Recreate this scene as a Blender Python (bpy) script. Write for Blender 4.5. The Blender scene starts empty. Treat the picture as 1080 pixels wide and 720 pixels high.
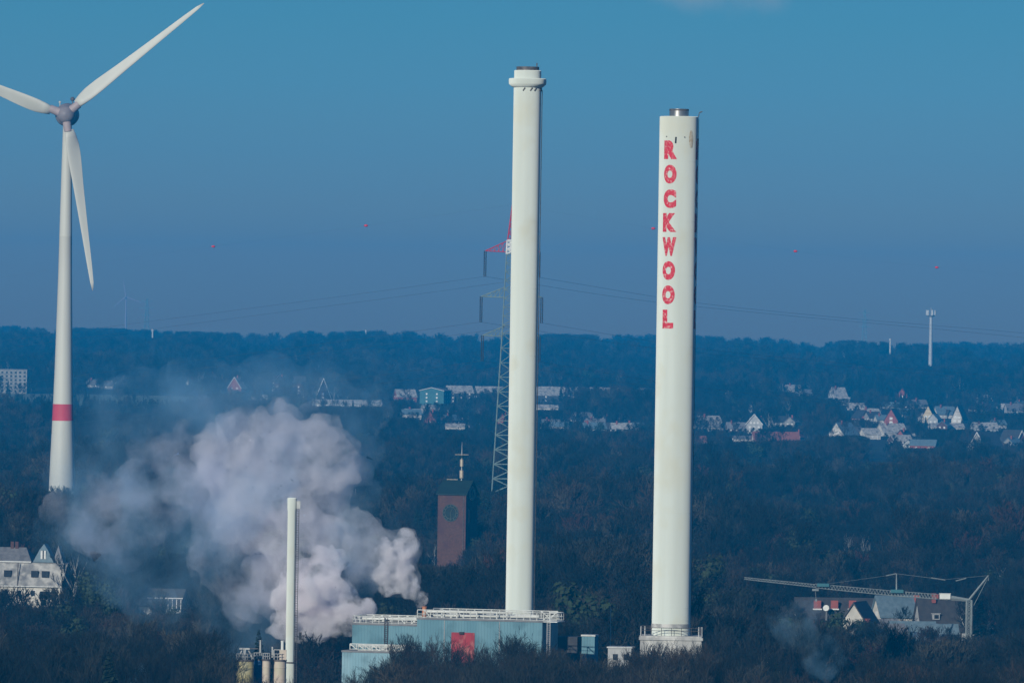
import bpy, math, random
import numpy as np
from mathutils import Matrix, Vector

R = math.radians
S = bpy.context.scene
col = S.collection
F = 9000.0          # focal length in pixels of a 1080 wide frame (300 mm lens)
HC = 80.0           # camera height, m
ROLL = R(0.9)
VH = 12.0           # the horizontal lies this many pixels above the picture's centre

# ---------------------------------------------------------------- camera
cd = bpy.data.cameras.new('camera')
cd.lens = 300.0; cd.sensor_width = 36.0; cd.sensor_fit = 'HORIZONTAL'
cd.clip_start = 1.0; cd.clip_end = 60000.0
cam = bpy.data.objects.new('camera', cd); col.objects.link(cam)
cam.matrix_world = (Matrix.Translation((0, 0, HC)) @ Matrix.Rotation(R(90) - math.atan(VH / F), 4, 'X')
                    @ Matrix.Rotation(ROLL, 4, 'Z'))
S.camera = cam

# ---------------------------------------------------------------- sky, sun, exposure
SUN_EL, SUN_AZ = R(19), R(180 + 25)      # behind and to the left of the camera
w = bpy.data.worlds.new('World'); S.world = w; w.use_nodes = True
nt = w.node_tree; nt.nodes.clear()
wo = nt.nodes.new('ShaderNodeOutputWorld'); bg = nt.nodes.new('ShaderNodeBackground')
sky = nt.nodes.new('ShaderNodeTexSky'); sky.sky_type = 'NISHITA'; sky.sun_disc = False
sky.sun_elevation = SUN_EL; sky.sun_rotation = SUN_AZ
sky.air_density = 1.0; sky.dust_density = 0.3; sky.ozone_density = 3.0; sky.altitude = 80
tint = nt.nodes.new('ShaderNodeMix'); tint.data_type = 'RGBA'; tint.blend_type = 'MULTIPLY'
tint.inputs[0].default_value = 1.0
tcw = nt.nodes.new('ShaderNodeTexCoord'); sep = nt.nodes.new('ShaderNodeSeparateXYZ')
nt.links.new(tcw.outputs['Generated'], sep.inputs[0])
mrw = nt.nodes.new('ShaderNodeMapRange'); mrw.inputs[1].default_value = 0.0; mrw.inputs[2].default_value = 0.05
nt.links.new(sep.outputs[2], mrw.inputs[0])
SKY_TINT = [(0.0, (0.477, 0.313, 0.029)), (0.09, (0.467, 0.372, 0.196)), (0.17, (0.45, 0.408, 0.353)), (0.25, (0.362, 0.434, 0.559)), (0.33, (0.285, 0.44, 0.706)), (0.41, (0.234, 0.44, 0.774)), (0.57, (0.181, 0.445, 0.813)), (0.73, (0.145, 0.431, 0.774)), (1.0, (0.114, 0.399, 0.735))]   # low sky from horizon to 3 degrees up
tramp = nt.nodes.new('ShaderNodeValToRGB'); el_ = tramp.color_ramp.elements
while len(el_) > 1: el_.remove(el_[0])
for i_, (p_, c_) in enumerate(SKY_TINT):
    e_ = el_[0] if i_ == 0 else el_.new(p_)
    e_.position = p_; e_.color = (*c_, 1)
nt.links.new(mrw.outputs[0], tramp.inputs[0]); nt.links.new(tramp.outputs[0], tint.inputs[7])
nt.links.new(sky.outputs[0], tint.inputs[6])
# a thin cloud, its lower edge just in the picture
def wmath(op, a, b=None):
    n = nt.nodes.new('ShaderNodeMath'); n.operation = op
    for i, v in enumerate((a, b)):
        if v is None: continue
        if isinstance(v, (int, float)): n.inputs[i].default_value = v
        else: nt.links.new(v, n.inputs[i])
    return n.outputs[0]
wn = nt.nodes.new('ShaderNodeTexNoise'); wn.inputs['Scale'].default_value = 110; wn.inputs['Detail'].default_value = 5
nt.links.new(tcw.outputs['Generated'], wn.inputs['Vector'])
ca_ = wmath('MULTIPLY', wmath('SUBTRACT', wmath('DIVIDE', sep.outputs[0], sep.outputs[1]), 0.0225), 48.0)
cb_ = wmath('MULTIPLY', wmath('SUBTRACT', sep.outputs[2], 0.0440), 120.0)
cr_ = wmath('SQRT', wmath('ADD', wmath('MULTIPLY', ca_, ca_), wmath('MULTIPLY', cb_, cb_)))
cr_ = wmath('ADD', cr_, wmath('MULTIPLY', wn.outputs[0], 1.5))
cm_ = nt.nodes.new('ShaderNodeMapRange'); cm_.interpolation_type = 'SMOOTHSTEP'
for i_, v_ in ((1, 0.55), (2, 1.6), (3, 0.38), (4, 0.0)): cm_.inputs[i_].default_value = v_
nt.links.new(cr_, cm_.inputs[0])
cmix = nt.nodes.new('ShaderNodeMix'); cmix.data_type = 'RGBA'; cmix.inputs[7].default_value = (8.5, 6.4, 5.2, 1)
nt.links.new(cm_.outputs[0], cmix.inputs[0]); nt.links.new(tint.outputs[2], cmix.inputs[6])
nt.links.new(cmix.outputs[2], bg.inputs[0]); bg.inputs[1].default_value = 0.085
nt.links.new(bg.outputs[0], wo.inputs[0])

sd = bpy.data.lights.new('sun', 'SUN'); sd.energy = 3.9; sd.angle = R(0.5); sd.color = (1.0, 0.97, 0.84)
sun = bpy.data.objects.new('sun', sd); col.objects.link(sun)
tosun = Vector((math.sin(SUN_AZ) * math.cos(SUN_EL), math.cos(SUN_AZ) * math.cos(SUN_EL), math.sin(SUN_EL)))
sun.rotation_euler = tosun.to_track_quat('Z', 'Y').to_euler()
sun.location = (0, 0, 400)

S.view_settings.view_transform = 'Standard'; S.view_settings.look = 'None'
S.view_settings.exposure = 0.0; S.view_settings.gamma = 1.0; S.view_settings.use_curve_mapping = False
S.render.engine = 'CYCLES'
cy = S.cycles
cy.max_bounces = 24; cy.diffuse_bounces = 2; cy.glossy_bounces = 2; cy.transparent_max_bounces = 12
cy.volume_bounces = 20; cy.volume_step_rate = 1.0; cy.volume_max_steps = 256
cy.use_denoising = True
try: cy.denoiser = 'OPENIMAGEDENOISE'
except Exception: pass
cy.sample_clamp_indirect = 6.0

# ---------------------------------------------------------------- projection helpers
CR, SR = math.cos(ROLL), math.sin(ROLL)
def unroll(px, py):
    u, v = px - 540.0, py - 360.0
    return u * CR + v * SR, -u * SR + v * CR + VH
def at(px, py, D):
    x, v = unroll(px, py)
    return Vector((x * D / F, D, HC - v * D / F))
def project(x, y, z):
    xx, v = x * F / y, (HC - z) * F / y - VH
    return 540 + xx * CR - v * SR, 360 + xx * SR + v * CR
def m_per_px(D): return D / F

def sstep(a, b, t):
    t = np.clip((t - a) / (b - a), 0, 1); return t * t * (3 - 2 * t)
def ground_z(x, y):
    x = np.asarray(x, float); y = np.asarray(y, float)
    s = np.clip(y - 4000.0, 0, None)
    rise = np.where(s < 800, s * s / 1600.0, s - 400.0) * 0.0092
    rise = np.where(rise > 38, 38 + 8 * np.tanh((rise - 38) / 8), rise)
    und = (2.2 * np.sin(x * 0.0061 + 1.3) + 1.5 * np.sin(x * 0.0147 + y * 0.0009)) * sstep(4500, 9000, y)
    roll_ = 0.6 * np.sin(x * 0.021 + y * 0.006) * sstep(1900, 2600, y)
    hill = 77.0 * np.exp(-((x / 130.0) ** 2 + (y / 130.0) ** 2))
    return rise + und + roll_ + hill
def gz(x, y): return float(ground_z(x, y))
def ground_at(px, py, lo=1200.0, hi=12000.0):
    """The point of the ground seen at a pixel, and its distance."""
    D = lo
    while D < hi:
        p = at(px, py, D)
        if p.z <= gz(p.x, D): break
        D += 8.0
    p = at(px, py, D); p.z = gz(p.x, D)
    return p

# ---------------------------------------------------------------- materials
def mat(name, c1, c2=None, scale=1.0, rough=0.8, metal=0.0, stretch=(1, 1, 1), detail=4.0, lo=0.35, hi=0.65,
        c3=None, s3=0.2, rnd=0.0, spec=0.3, bump=0.0):
    m = bpy.data.materials.new(name); m.use_nodes = True
    t = m.node_tree; b = t.nodes['Principled BSDF']
    b.inputs['Roughness'].default_value = rough; b.inputs['Metallic'].default_value = metal
    b.inputs['Specular IOR Level'].default_value = spec
    tc = t.nodes.new('ShaderNodeTexCoord'); mp = t.nodes.new('ShaderNodeMapping')
    mp.inputs['Scale'].default_value = stretch
    t.links.new(tc.outputs['Object'], mp.inputs[0])
    n = t.nodes.new('ShaderNodeTexNoise'); n.inputs['Scale'].default_value = scale; n.inputs['Detail'].default_value = detail
    t.links.new(mp.outputs[0], n.inputs['Vector'])
    r = t.nodes.new('ShaderNodeValToRGB')
    r.color_ramp.elements[0].position = lo; r.color_ramp.elements[1].position = hi
    c2 = c2 or tuple(min(1, v * 0.8) for v in c1)
    r.color_ramp.elements[0].color = (*c1, 1); r.color_ramp.elements[1].color = (*c2, 1)
    t.links.new(n.outputs[0], r.inputs[0]); out = r.outputs[0]
    if c3:
        n2 = t.nodes.new('ShaderNodeTexNoise'); n2.inputs['Scale'].default_value = s3; n2.inputs['Detail'].default_value = 3
        t.links.new(tc.outputs['Object'], n2.inputs['Vector'])
        mr = t.nodes.new('ShaderNodeMapRange'); mr.inputs[1].default_value = 0.5; mr.inputs[2].default_value = 0.68
        t.links.new(n2.outputs[0], mr.inputs[0])
        mx = t.nodes.new('ShaderNodeMix'); mx.data_type = 'RGBA'
        t.links.new(mr.outputs[0], mx.inputs[0]); t.links.new(out, mx.inputs[6]); mx.inputs[7].default_value = (*c3, 1)
        out = mx.outputs[2]
    if rnd:
        oi = t.nodes.new('ShaderNodeObjectInfo'); h = t.nodes.new('ShaderNodeHueSaturation')
        mr = t.nodes.new('ShaderNodeMapRange'); mr.inputs[3].default_value = 1 - rnd; mr.inputs[4].default_value = 1 + rnd
        t.links.new(oi.outputs['Random'], mr.inputs[0]); t.links.new(mr.outputs[0], h.inputs['Value'])
        mr2 = t.nodes.new('ShaderNodeMapRange'); mr2.inputs[3].default_value = 0.5 - 0.05 * rnd; mr2.inputs[4].default_value = 0.5 + 0.07 * rnd
        mu = t.nodes.new('ShaderNodeMath'); mu.operation = 'FRACT'; mm = t.nodes.new('ShaderNodeMath'); mm.operation = 'MULTIPLY'; mm.inputs[1].default_value = 7.31
        t.links.new(oi.outputs['Random'], mm.inputs[0]); t.links.new(mm.outputs[0], mu.inputs[0]); t.links.new(mu.outputs[0], mr2.inputs[0])
        t.links.new(mr2.outputs[0], h.inputs['Hue']); t.links.new(out, h.inputs['Color']); out = h.outputs[0]
    t.links.new(out, b.inputs['Base Color'])
    if bump:
        bp = t.nodes.new('ShaderNodeBump'); bp.inputs['Strength'].default_value = bump; bp.inputs['Distance'].default_value = 0.05
        t.links.new(n.outputs[0], bp.inputs['Height']); t.links.new(bp.outputs[0], b.inputs['Normal'])
    return m

def stand(m):
    '''Stands of differing wood: the tone drifts over some tens of metres of ground.'''
    t = m.node_tree; b = t.nodes['Principled BSDF']; src = b.inputs['Base Color'].links[0].from_socket
    g = t.nodes.new('ShaderNodeNewGeometry'); out = src
    for sc, col_, lo, hi in ((0.011, (0.056, 0.036, 0.023, 1), .49, .60), (0.014, (0.003, 0.006, 0.006, 1), .44, .51), (0.04, (0.085, 0.074, 0.053, 1), .57, .70)):
        n = t.nodes.new('ShaderNodeTexNoise'); n.inputs['Scale'].default_value = sc; n.inputs['Detail'].default_value = 3
        off = t.nodes.new('ShaderNodeVectorMath'); off.inputs[1].default_value = (sc * 9e4, 0, 0); t.links.new(g.outputs['Position'], off.inputs[0])
        t.links.new(off.outputs[0], n.inputs['Vector'])
        r = t.nodes.new('ShaderNodeMapRange'); r.inputs[1].default_value = lo; r.inputs[2].default_value = hi; r.inputs[4].default_value = .85
        t.links.new(n.outputs[0], r.inputs[0]); x = t.nodes.new('ShaderNodeMix'); x.data_type = 'RGBA'
        t.links.new(r.outputs[0], x.inputs[0]); t.links.new(out, x.inputs[6]); x.inputs[7].default_value = col_; out = x.outputs[2]
    t.links.new(out, b.inputs['Base Color']); return m
M = {}
M['white'] = mat('white_paint', (0.66, 0.695, 0.65), (0.61, 0.64, 0.59), 0.35, 0.55, stretch=(1, 1, 0.06), detail=6, c3=(0.62, 0.63, 0.55), s3=0.16)
M['white'].node_tree.nodes['Principled BSDF'].inputs['Diffuse Roughness'].default_value = 1.0
M['white_smooth'] = mat('turbine_white', (0.58, 0.57, 0.50), (0.53, 0.52, 0.46), 0.15, 0.5, stretch=(1, 1, 0.15))
M['concrete'] = mat('weathered_concrete', (0.62, 0.60, 0.56), (0.36, 0.35, 0.33), 0.5, 0.9, stretch=(1, 1, 0.12), detail=8, c3=(0.26, 0.26, 0.25), s3=0.35)
M['band'] = mat('faded_red_band', (0.55, 0.06, 0.09), (0.48, 0.05, 0.07), 0.2, 0.6)
M['hub'] = mat('grey_nacelle', (0.24, 0.21, 0.22), (0.19, 0.17, 0.18), 0.3, 0.5)
M['hazy'] = mat('haze_faded_white', (0.36, 0.27, 0.27), (0.32, 0.25, 0.25), 0.1, 0.7)  # far turbine: the fading by distance haze is put into its colour
M['hub_root'] = mat('blade_root_grey', (0.42, 0.33, 0.32), (0.36, 0.29, 0.28), 0.4, 0.5)
M['steel'] = mat('flue_steel', (0.55, 0.53, 0.5), (0.35, 0.34, 0.33), 1.2, 0.35, 0.85, stretch=(1, 1, 0.2))
M['darksteel'] = mat('sooty_steel', (0.16, 0.14, 0.13), (0.08, 0.07, 0.07), 1.5, 0.6, 0.3)
M['galv'] = mat('galvanised_steel', (0.52, 0.52, 0.50), (0.40, 0.40, 0.39), 0.8, 0.55, 0.2)
M['crane'] = mat('weathered_crane_steel', (0.25, 0.28, 0.27), (0.18, 0.20, 0.20), 0.8, 0.6, 0.1)
M['railwhite'] = mat('pale_railing', (0.72, 0.72, 0.68), (0.6, 0.6, 0.56), 1.0, 0.6)
M['black'] = mat('dark_fitting', (0.03, 0.03, 0.03), (0.02, 0.02, 0.02), 1.0, 0.7)
M['glass'] = mat('window_glass', (0.03, 0.035, 0.04), (0.02, 0.022, 0.028), 0.7, 0.15, spec=0.6)
M['frame'] = mat('window_frame', (0.7, 0.69, 0.66), (0.6, 0.6, 0.57), 1.0, 0.6)

def corrugated(name, c1, c2, pitch):
    m = mat(name, c1, c2, 0.3, 0.55, stretch=(1, 1, 0.1), detail=5, c3=tuple(v * 0.75 for v in c1), s3=0.25)
    t = m.node_tree; b = t.nodes['Principled BSDF']
    tc = t.nodes.new('ShaderNodeTexCoord'); wv = t.nodes.new('ShaderNodeTexWave')
    wv.bands_direction = 'X'; wv.inputs['Scale'].default_value = pitch
    bp = t.nodes.new('ShaderNodeBump'); bp.inputs['Strength'].default_value = 0.8; bp.inputs['Distance'].default_value = 0.12
    t.links.new(tc.outputs['Object'], wv.inputs['Vector']); t.links.new(wv.outputs[0], bp.inputs['Height'])
    t.links.new(bp.outputs[0], b.inputs['Normal'])
    return m
M['bluemetal'] = corrugated('blue_corrugated_metal', (0.115, 0.235, 0.285), (0.15, 0.28, 0.33), 0.55)
M['bluepale'] = corrugated('pale_blue_corrugated_metal', (0.21, 0.36, 0.42), (0.26, 0.41, 0.47), 0.55)
M['roofgrey'] = mat('flat_roof_felt', (0.22, 0.22, 0.22), (0.15, 0.15, 0.16), 0.4, 0.9)
M['red_door'] = mat('weathered_red_panel', (0.34, 0.035, 0.045), (0.20, 0.03, 0.035), 0.9, 0.8, stretch=(1, 1, 0.3), detail=8, c3=(0.38, 0.12, 0.11), s3=0.9)
M['orange'] = mat('rusty_orange_stack', (0.55, 0.22, 0.10), (0.35, 0.14, 0.08), 1.2, 0.7)
M['silo_yellow'] = mat('yellow_silo', (0.50, 0.42, 0.19), (0.40, 0.36, 0.18), 0.5, 0.6, stretch=(1, 1, 0.15), c3=(0.38, 0.36, 0.24), s3=0.3)
M['silo_beige'] = mat('beige_silo', (0.55, 0.46, 0.38), (0.46, 0.38, 0.31), 0.5, 0.6, stretch=(1, 1, 0.15), c3=(0.45, 0.42, 0.30), s3=0.3)
M['silo_blue'] = mat('blue_silo', (0.04, 0.14, 0.30), (0.04, 0.11, 0.24), 0.5, 0.6)
M['pylon'] = mat('pylon_green_steel', (0.22, 0.30, 0.28), (0.16, 0.22, 0.21), 0.5, 0.7)
M['pylon_red'] = mat('pylon_red_paint', (0.55, 0.04, 0.07), (0.45, 0.03, 0.05), 0.5, 0.7)
M['pylon_white'] = mat('pylon_white_paint', (0.75, 0.75, 0.72), (0.65, 0.65, 0.62), 0.5, 0.7)
M['insul'] = mat('dark_insulator', (0.05, 0.045, 0.045), (0.03, 0.03, 0.03), 2, 0.4)
M['wire'] = mat('wire_aluminium', (0.10, 0.10, 0.10), (0.07, 0.07, 0.07), 0.5, 0.6, 0.3)
M['ball'] = mat('red_marker', (0.75, 0.03, 0.05), (0.65, 0.03, 0.04), 0.5, 0.5)
M['brick'] = mat('red_brick', (0.115, 0.056, 0.043), (0.080, 0.042, 0.036), 1.5, 0.9, detail=6, c3=(0.075, 0.036, 0.038), s3=0.2)
M['copper'] = mat('green_copper_roof', (0.010, 0.028, 0.026), (0.008, 0.020, 0.020), 0.7, 0.7)
M['clockrim'] = mat('clock_metal', (0.12, 0.15, 0.13), (0.09, 0.11, 0.10), 1.0, 0.5, 0.3)
M['gold'] = mat('pale_gilt', (0.52, 0.44, 0.32), (0.42, 0.35, 0.27), 1.0, 0.4, 0.3)
M['bark'] = mat('bark', (0.026, 0.026, 0.024), (0.014, 0.015, 0.014), 2.0, 0.95, stretch=(1, 1, 0.3), rnd=0.35)
M['twig'] = stand(mat('twigs', (0.019, 0.021, 0.019), (0.011, 0.013, 0.012), 0.5, 0.95, rnd=0.65))
M['twig_red'] = mat('russet_twigs', (0.060, 0.024, 0.019), (0.034, 0.017, 0.015), 0.5, 0.95, rnd=0.2)
M['birch'] = mat('birch_bark', (0.42, 0.41, 0.38), (0.2, 0.2, 0.19), 1.2, 0.9, rnd=0.1)
M['needle'] = mat('conifer_needles', (0.020, 0.038, 0.022), (0.012, 0.022, 0.015), 0.8, 0.9, rnd=0.3)
M['ivy'] = mat('evergreen_leaves', (0.030, 0.045, 0.018), (0.018, 0.028, 0.013), 0.8, 0.8, rnd=0.3)
M['earth'] = mat('leaf_litter', (0.020, 0.020, 0.017), (0.012, 0.014, 0.012), 0.02, 1.0, detail=8, c3=(0.028, 0.038, 0.022), s3=0.004)
M['field'] = mat('winter_field', (0.10, 0.14, 0.09), (0.18, 0.19, 0.13), 0.02, 1.0, detail=6)
M['frost'] = mat('frosted_grass', (0.42, 0.42, 0.38), (0.25, 0.26, 0.21), 0.06, 1.0, detail=6)

WALL = {
 'dim': mat('weathered_render', (0.30, 0.29, 0.27), (0.20, 0.20, 0.19), 0.5, 0.9),
 'white': mat('white_render', (0.60, 0.56, 0.50), (0.50, 0.47, 0.42), 0.5, 0.9, c3=(0.40, 0.38, 0.34), s3=0.2),
 'cream': mat('cream_render', (0.58, 0.48, 0.31), (0.50, 0.41, 0.28), 0.5, 0.9),
 'grey': mat('grey_render', (0.42, 0.42, 0.41), (0.33, 0.33, 0.33), 0.5, 0.9),
 'brick': M['brick'],
 'redwall': mat('red_clinker', (0.30, 0.085, 0.068), (0.24, 0.07, 0.06), 0.7, 0.9),
 'teal': mat('teal_cladding', (0.05, 0.16, 0.18), (0.04, 0.13, 0.15), 0.3, 0.7),
 'dark': mat('dark_cladding', (0.06, 0.06, 0.065), (0.04, 0.04, 0.045), 0.3, 0.8)}
ROOF = {
 'dark': mat('dark_tiles', (0.055, 0.052, 0.052), (0.038, 0.036, 0.038), 0.8, 0.7, rnd=0.1),
 'grey': mat('grey_tiles', (0.20, 0.20, 0.21), (0.13, 0.13, 0.14), 0.8, 0.7, rnd=0.15),
 'pale': mat('sun_glint_roof', (0.46, 0.44, 0.41), (0.24, 0.235, 0.23), 0.6, 0.8, c3=(0.14, 0.14, 0.145), s3=0.35),  # sun glinting off the roofs, put into a pale base colour
 'red': mat('red_tiles', (0.24, 0.085, 0.065), (0.19, 0.07, 0.055), 0.8, 0.8, rnd=0.1),
 'blue': mat('blue_grey_slates', (0.14, 0.20, 0.24), (0.10, 0.15, 0.18), 0.8, 0.6)}

# ---------------------------------------------------------------- mesh helpers
class MB:
    def __init__(s): s.v = []; s.f = []
    def add(s, vs, fs):
        o = len(s.v); s.v += [tuple(p) for p in vs]; s.f += [tuple(i + o for i in q) for q in fs]; return s
    def box(s, c, size, yaw=0.0):
        cx, cy_, cz = c; hx, hy, hz = size[0] / 2, size[1] / 2, size[2] / 2
        ca, sa = math.cos(yaw), math.sin(yaw); vs = []
        for dz in (-hz, hz):
            for dx, dy in ((-hx, -hy), (hx, -hy), (hx, hy), (-hx, hy)):
                vs.append((cx + dx * ca - dy * sa, cy_ + dx * sa + dy * ca, cz + dz))
        return s.add(vs, [(3, 2, 1, 0), (4, 5, 6, 7), (0, 1, 5, 4), (1, 2, 6, 5), (2, 3, 7, 6), (3, 0, 4, 7)])
    def bar(s, a, b, r, r2=None, n=5):
        a = Vector(a); b = Vector(b); r2 = r if r2 is None else r2
        d = (b - a)
        if d.length < 1e-6: return s
        d.normalize(); up = Vector((0, 0, 1)) if abs(d.z) < 0.9 else Vector((1, 0, 0))
        e1 = d.cross(up).normalized(); e2 = d.cross(e1)
        vs = []
        for p, rr in ((a, r), (b, r2)):
            for k in range(n):
                t = 2 * math.pi * k / n; vs.append(p + e1 * (rr * math.cos(t)) + e2 * (rr * math.sin(t)))
        fs = [(k, (k + 1) % n, n + (k + 1) % n, n + k) for k in range(n)] + [tuple(range(n - 1, -1, -1)), tuple(range(n, 2 * n))]
        return s.add(vs, fs)
    def path(s, pts, r, n=5):
        for a, b in zip(pts, pts[1:]): s.bar(a, b, r, n=n)
        return s
    def lathe(s, base, prof, n=40, axis=None, cap=True):
        """prof: list of (radius, height) going up from base along axis."""
        base = Vector(base); d = Vector(axis or (0, 0, 1)).normalized()
        up = Vector((0, 1, 0)) if abs(d.y) < 0.9 else Vector((1, 0, 0))
        e1 = up.cross(d).normalized(); e2 = d.cross(e1)
        vs = []; fs = []
        for r, h in prof:
            for k in range(n):
                t = 2 * math.pi * k / n
                vs.append(base + d * h + e1 * (r * math.cos(t)) + e2 * (r * math.sin(t)))
        for j in range(len(prof) - 1):
            for k in range(n):
                k2 = (k + 1) % n
                fs.append((j * n + k, j * n + k2, (j + 1) * n + k2, (j + 1) * n + k))
        if cap:
            fs.append(tuple(range(n - 1, -1, -1))); m = (len(prof) - 1) * n
            fs.append(tuple(range(m, m + n)))
        return s.add(vs, fs)
    def ball(s, c, r, n=10, sq=(1, 1, 1)):
        c = Vector(c); vs = []; fs = []; m = n // 2
        for j in range(m + 1):
            ph = math.pi * j / m
            for k in range(n):
                t = 2 * math.pi * k / n
                vs.append((c.x + r * sq[0] * math.sin(ph) * math.cos(t), c.y + r * sq[1] * math.sin(ph) * math.sin(t), c.z + r * sq[2] * math.cos(ph)))
        for j in range(m):
            for k in range(n):
                k2 = (k + 1) % n; fs.append((j * n + k, (j + 1) * n + k, (j + 1) * n + k2, j * n + k2))
        return s.add(vs, fs)
    def xf(s, mtx):
        s.v = [tuple(mtx @ Vector(p)) for p in s.v]; return s

def link_mesh(name, vs, fs, mats, parent=None, smooth=False, midx=None):
    me = bpy.data.meshes.new(name)
    me.from_pydata([tuple(v) for v in vs], [], fs)
    for m in (mats if isinstance(mats, (list, tuple)) else [mats]): me.materials.append(m)
    if smooth: me.polygons.foreach_set('use_smooth', [True] * len(me.polygons))
    if midx is not None: me.polygons.foreach_set('material_index', midx)
    me.update()
    o = bpy.data.objects.new(name, me); col.objects.link(o)
    if parent: o.parent = parent
    return o
def props(o, label=None, cat=None, group=None, kind=None):
    if label: o['label'] = label
    if cat: o['category'] = cat
    if group: o['group'] = group
    if kind: o['kind'] = kind
    return o
class Thing:
    """An Empty at the thing's base; parts are given in world coordinates (or local if local=True)."""
    def __init__(s, name, label, cat, loc, group=None, yaw=0.0, local=False):
        s.o = bpy.data.objects.new(name, None); col.objects.link(s.o); s.o.empty_display_size = 1
        s.o.location = loc; s.o.rotation_euler = (0, 0, yaw); s.loc = Vector(loc); s.local = local
        props(s.o, label, cat, group)
    def part(s, name, mb, m, parent=None, smooth=False, label=None):
        vs = mb.v if s.local else [(v[0] - s.loc.x, v[1] - s.loc.y, v[2] - s.loc.z) for v in mb.v]
        o = link_mesh(name, vs, mb.f, m, parent or s.o, smooth)
        if label: o['label'] = label
        return o
def autosmooth(o, ang=35):
    me = o.data
    try:
        me.polygons.foreach_set('use_smooth', [True] * len(me.polygons)); me.set_sharp_from_angle(angle=R(ang))
    except Exception: pass
    return o

# ================================================================ SETTING
# ---- ground: one sheet with the camera's hill, the plain and the far rise
xs = np.unique(np.concatenate([np.linspace(-2600, 2600, 105), np.linspace(-400, 400, 41)]))
ys = np.unique(np.concatenate([np.linspace(-600, 1200, 46), np.linspace(1200, 16000, 149)]))
X, Y = np.meshgrid(xs, ys); Z = ground_z(X, Y)
nx, ny = len(xs), len(ys)
gv = np.stack([X.ravel(), Y.ravel(), Z.ravel()], 1)
gf = [(j * nx + i, j * nx + i + 1, (j + 1) * nx + i + 1, (j + 1) * nx + i) for j in range(ny - 1) for i in range(nx - 1)]
ground = link_mesh('ground', gv.tolist(), gf, M['earth'], smooth=True); ground['kind'] = 'structure'

# a strip of open winter fields on the far left slope, draped 5 cm above the ground
def drape(name, corners, m, nu=24, nv=6, lift=0.06):
    a, b, c, d = [Vector((p.x, p.y, 0)) for p in corners]
    vs = []; fs = []
    for j in range(nv + 1):
        for i in range(nu + 1):
            u, v = i / nu, j / nv
            p = a.lerp(b, u).lerp(d.lerp(c, u), v); vs.append((p.x, p.y, gz(p.x, p.y) + lift))
    for j in range(nv):
        for i in range(nu):
            k = j * (nu + 1) + i; fs.append((k, k + 1, k + nu + 2, k + nu + 1))
    o = link_mesh(name, vs, fs, m, smooth=True); o['kind'] = 'structure'; return o
drape('field', [ground_at(-60, 428), ground_at(275, 430), ground_at(275, 419), ground_at(-60, 416)], M['field'])

# ---- haze: one closed box round camera, ground and all things, below the sky
hz = MB().box((0, 7700, 118), (5400, 17200, 242))
hm = bpy.data.materials.new('haze'); hm.use_nodes = True
t = hm.node_tree; t.nodes.clear()
ho = t.nodes.new('ShaderNodeOutputMaterial'); pv = t.nodes.new('ShaderNodeVolumePrincipled')
pv.inputs['Color'].default_value = (0.004, 0.355, 0.835, 1); pv.inputs['Density'].default_value = 8.5e-5
pv.inputs['Anisotropy'].default_value = -0.15
t.links.new(pv.outputs[0], ho.inputs['Volume'])
haze = link_mesh('haze', hz.v, hz.f, hm); haze['kind'] = 'stuff'

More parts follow.
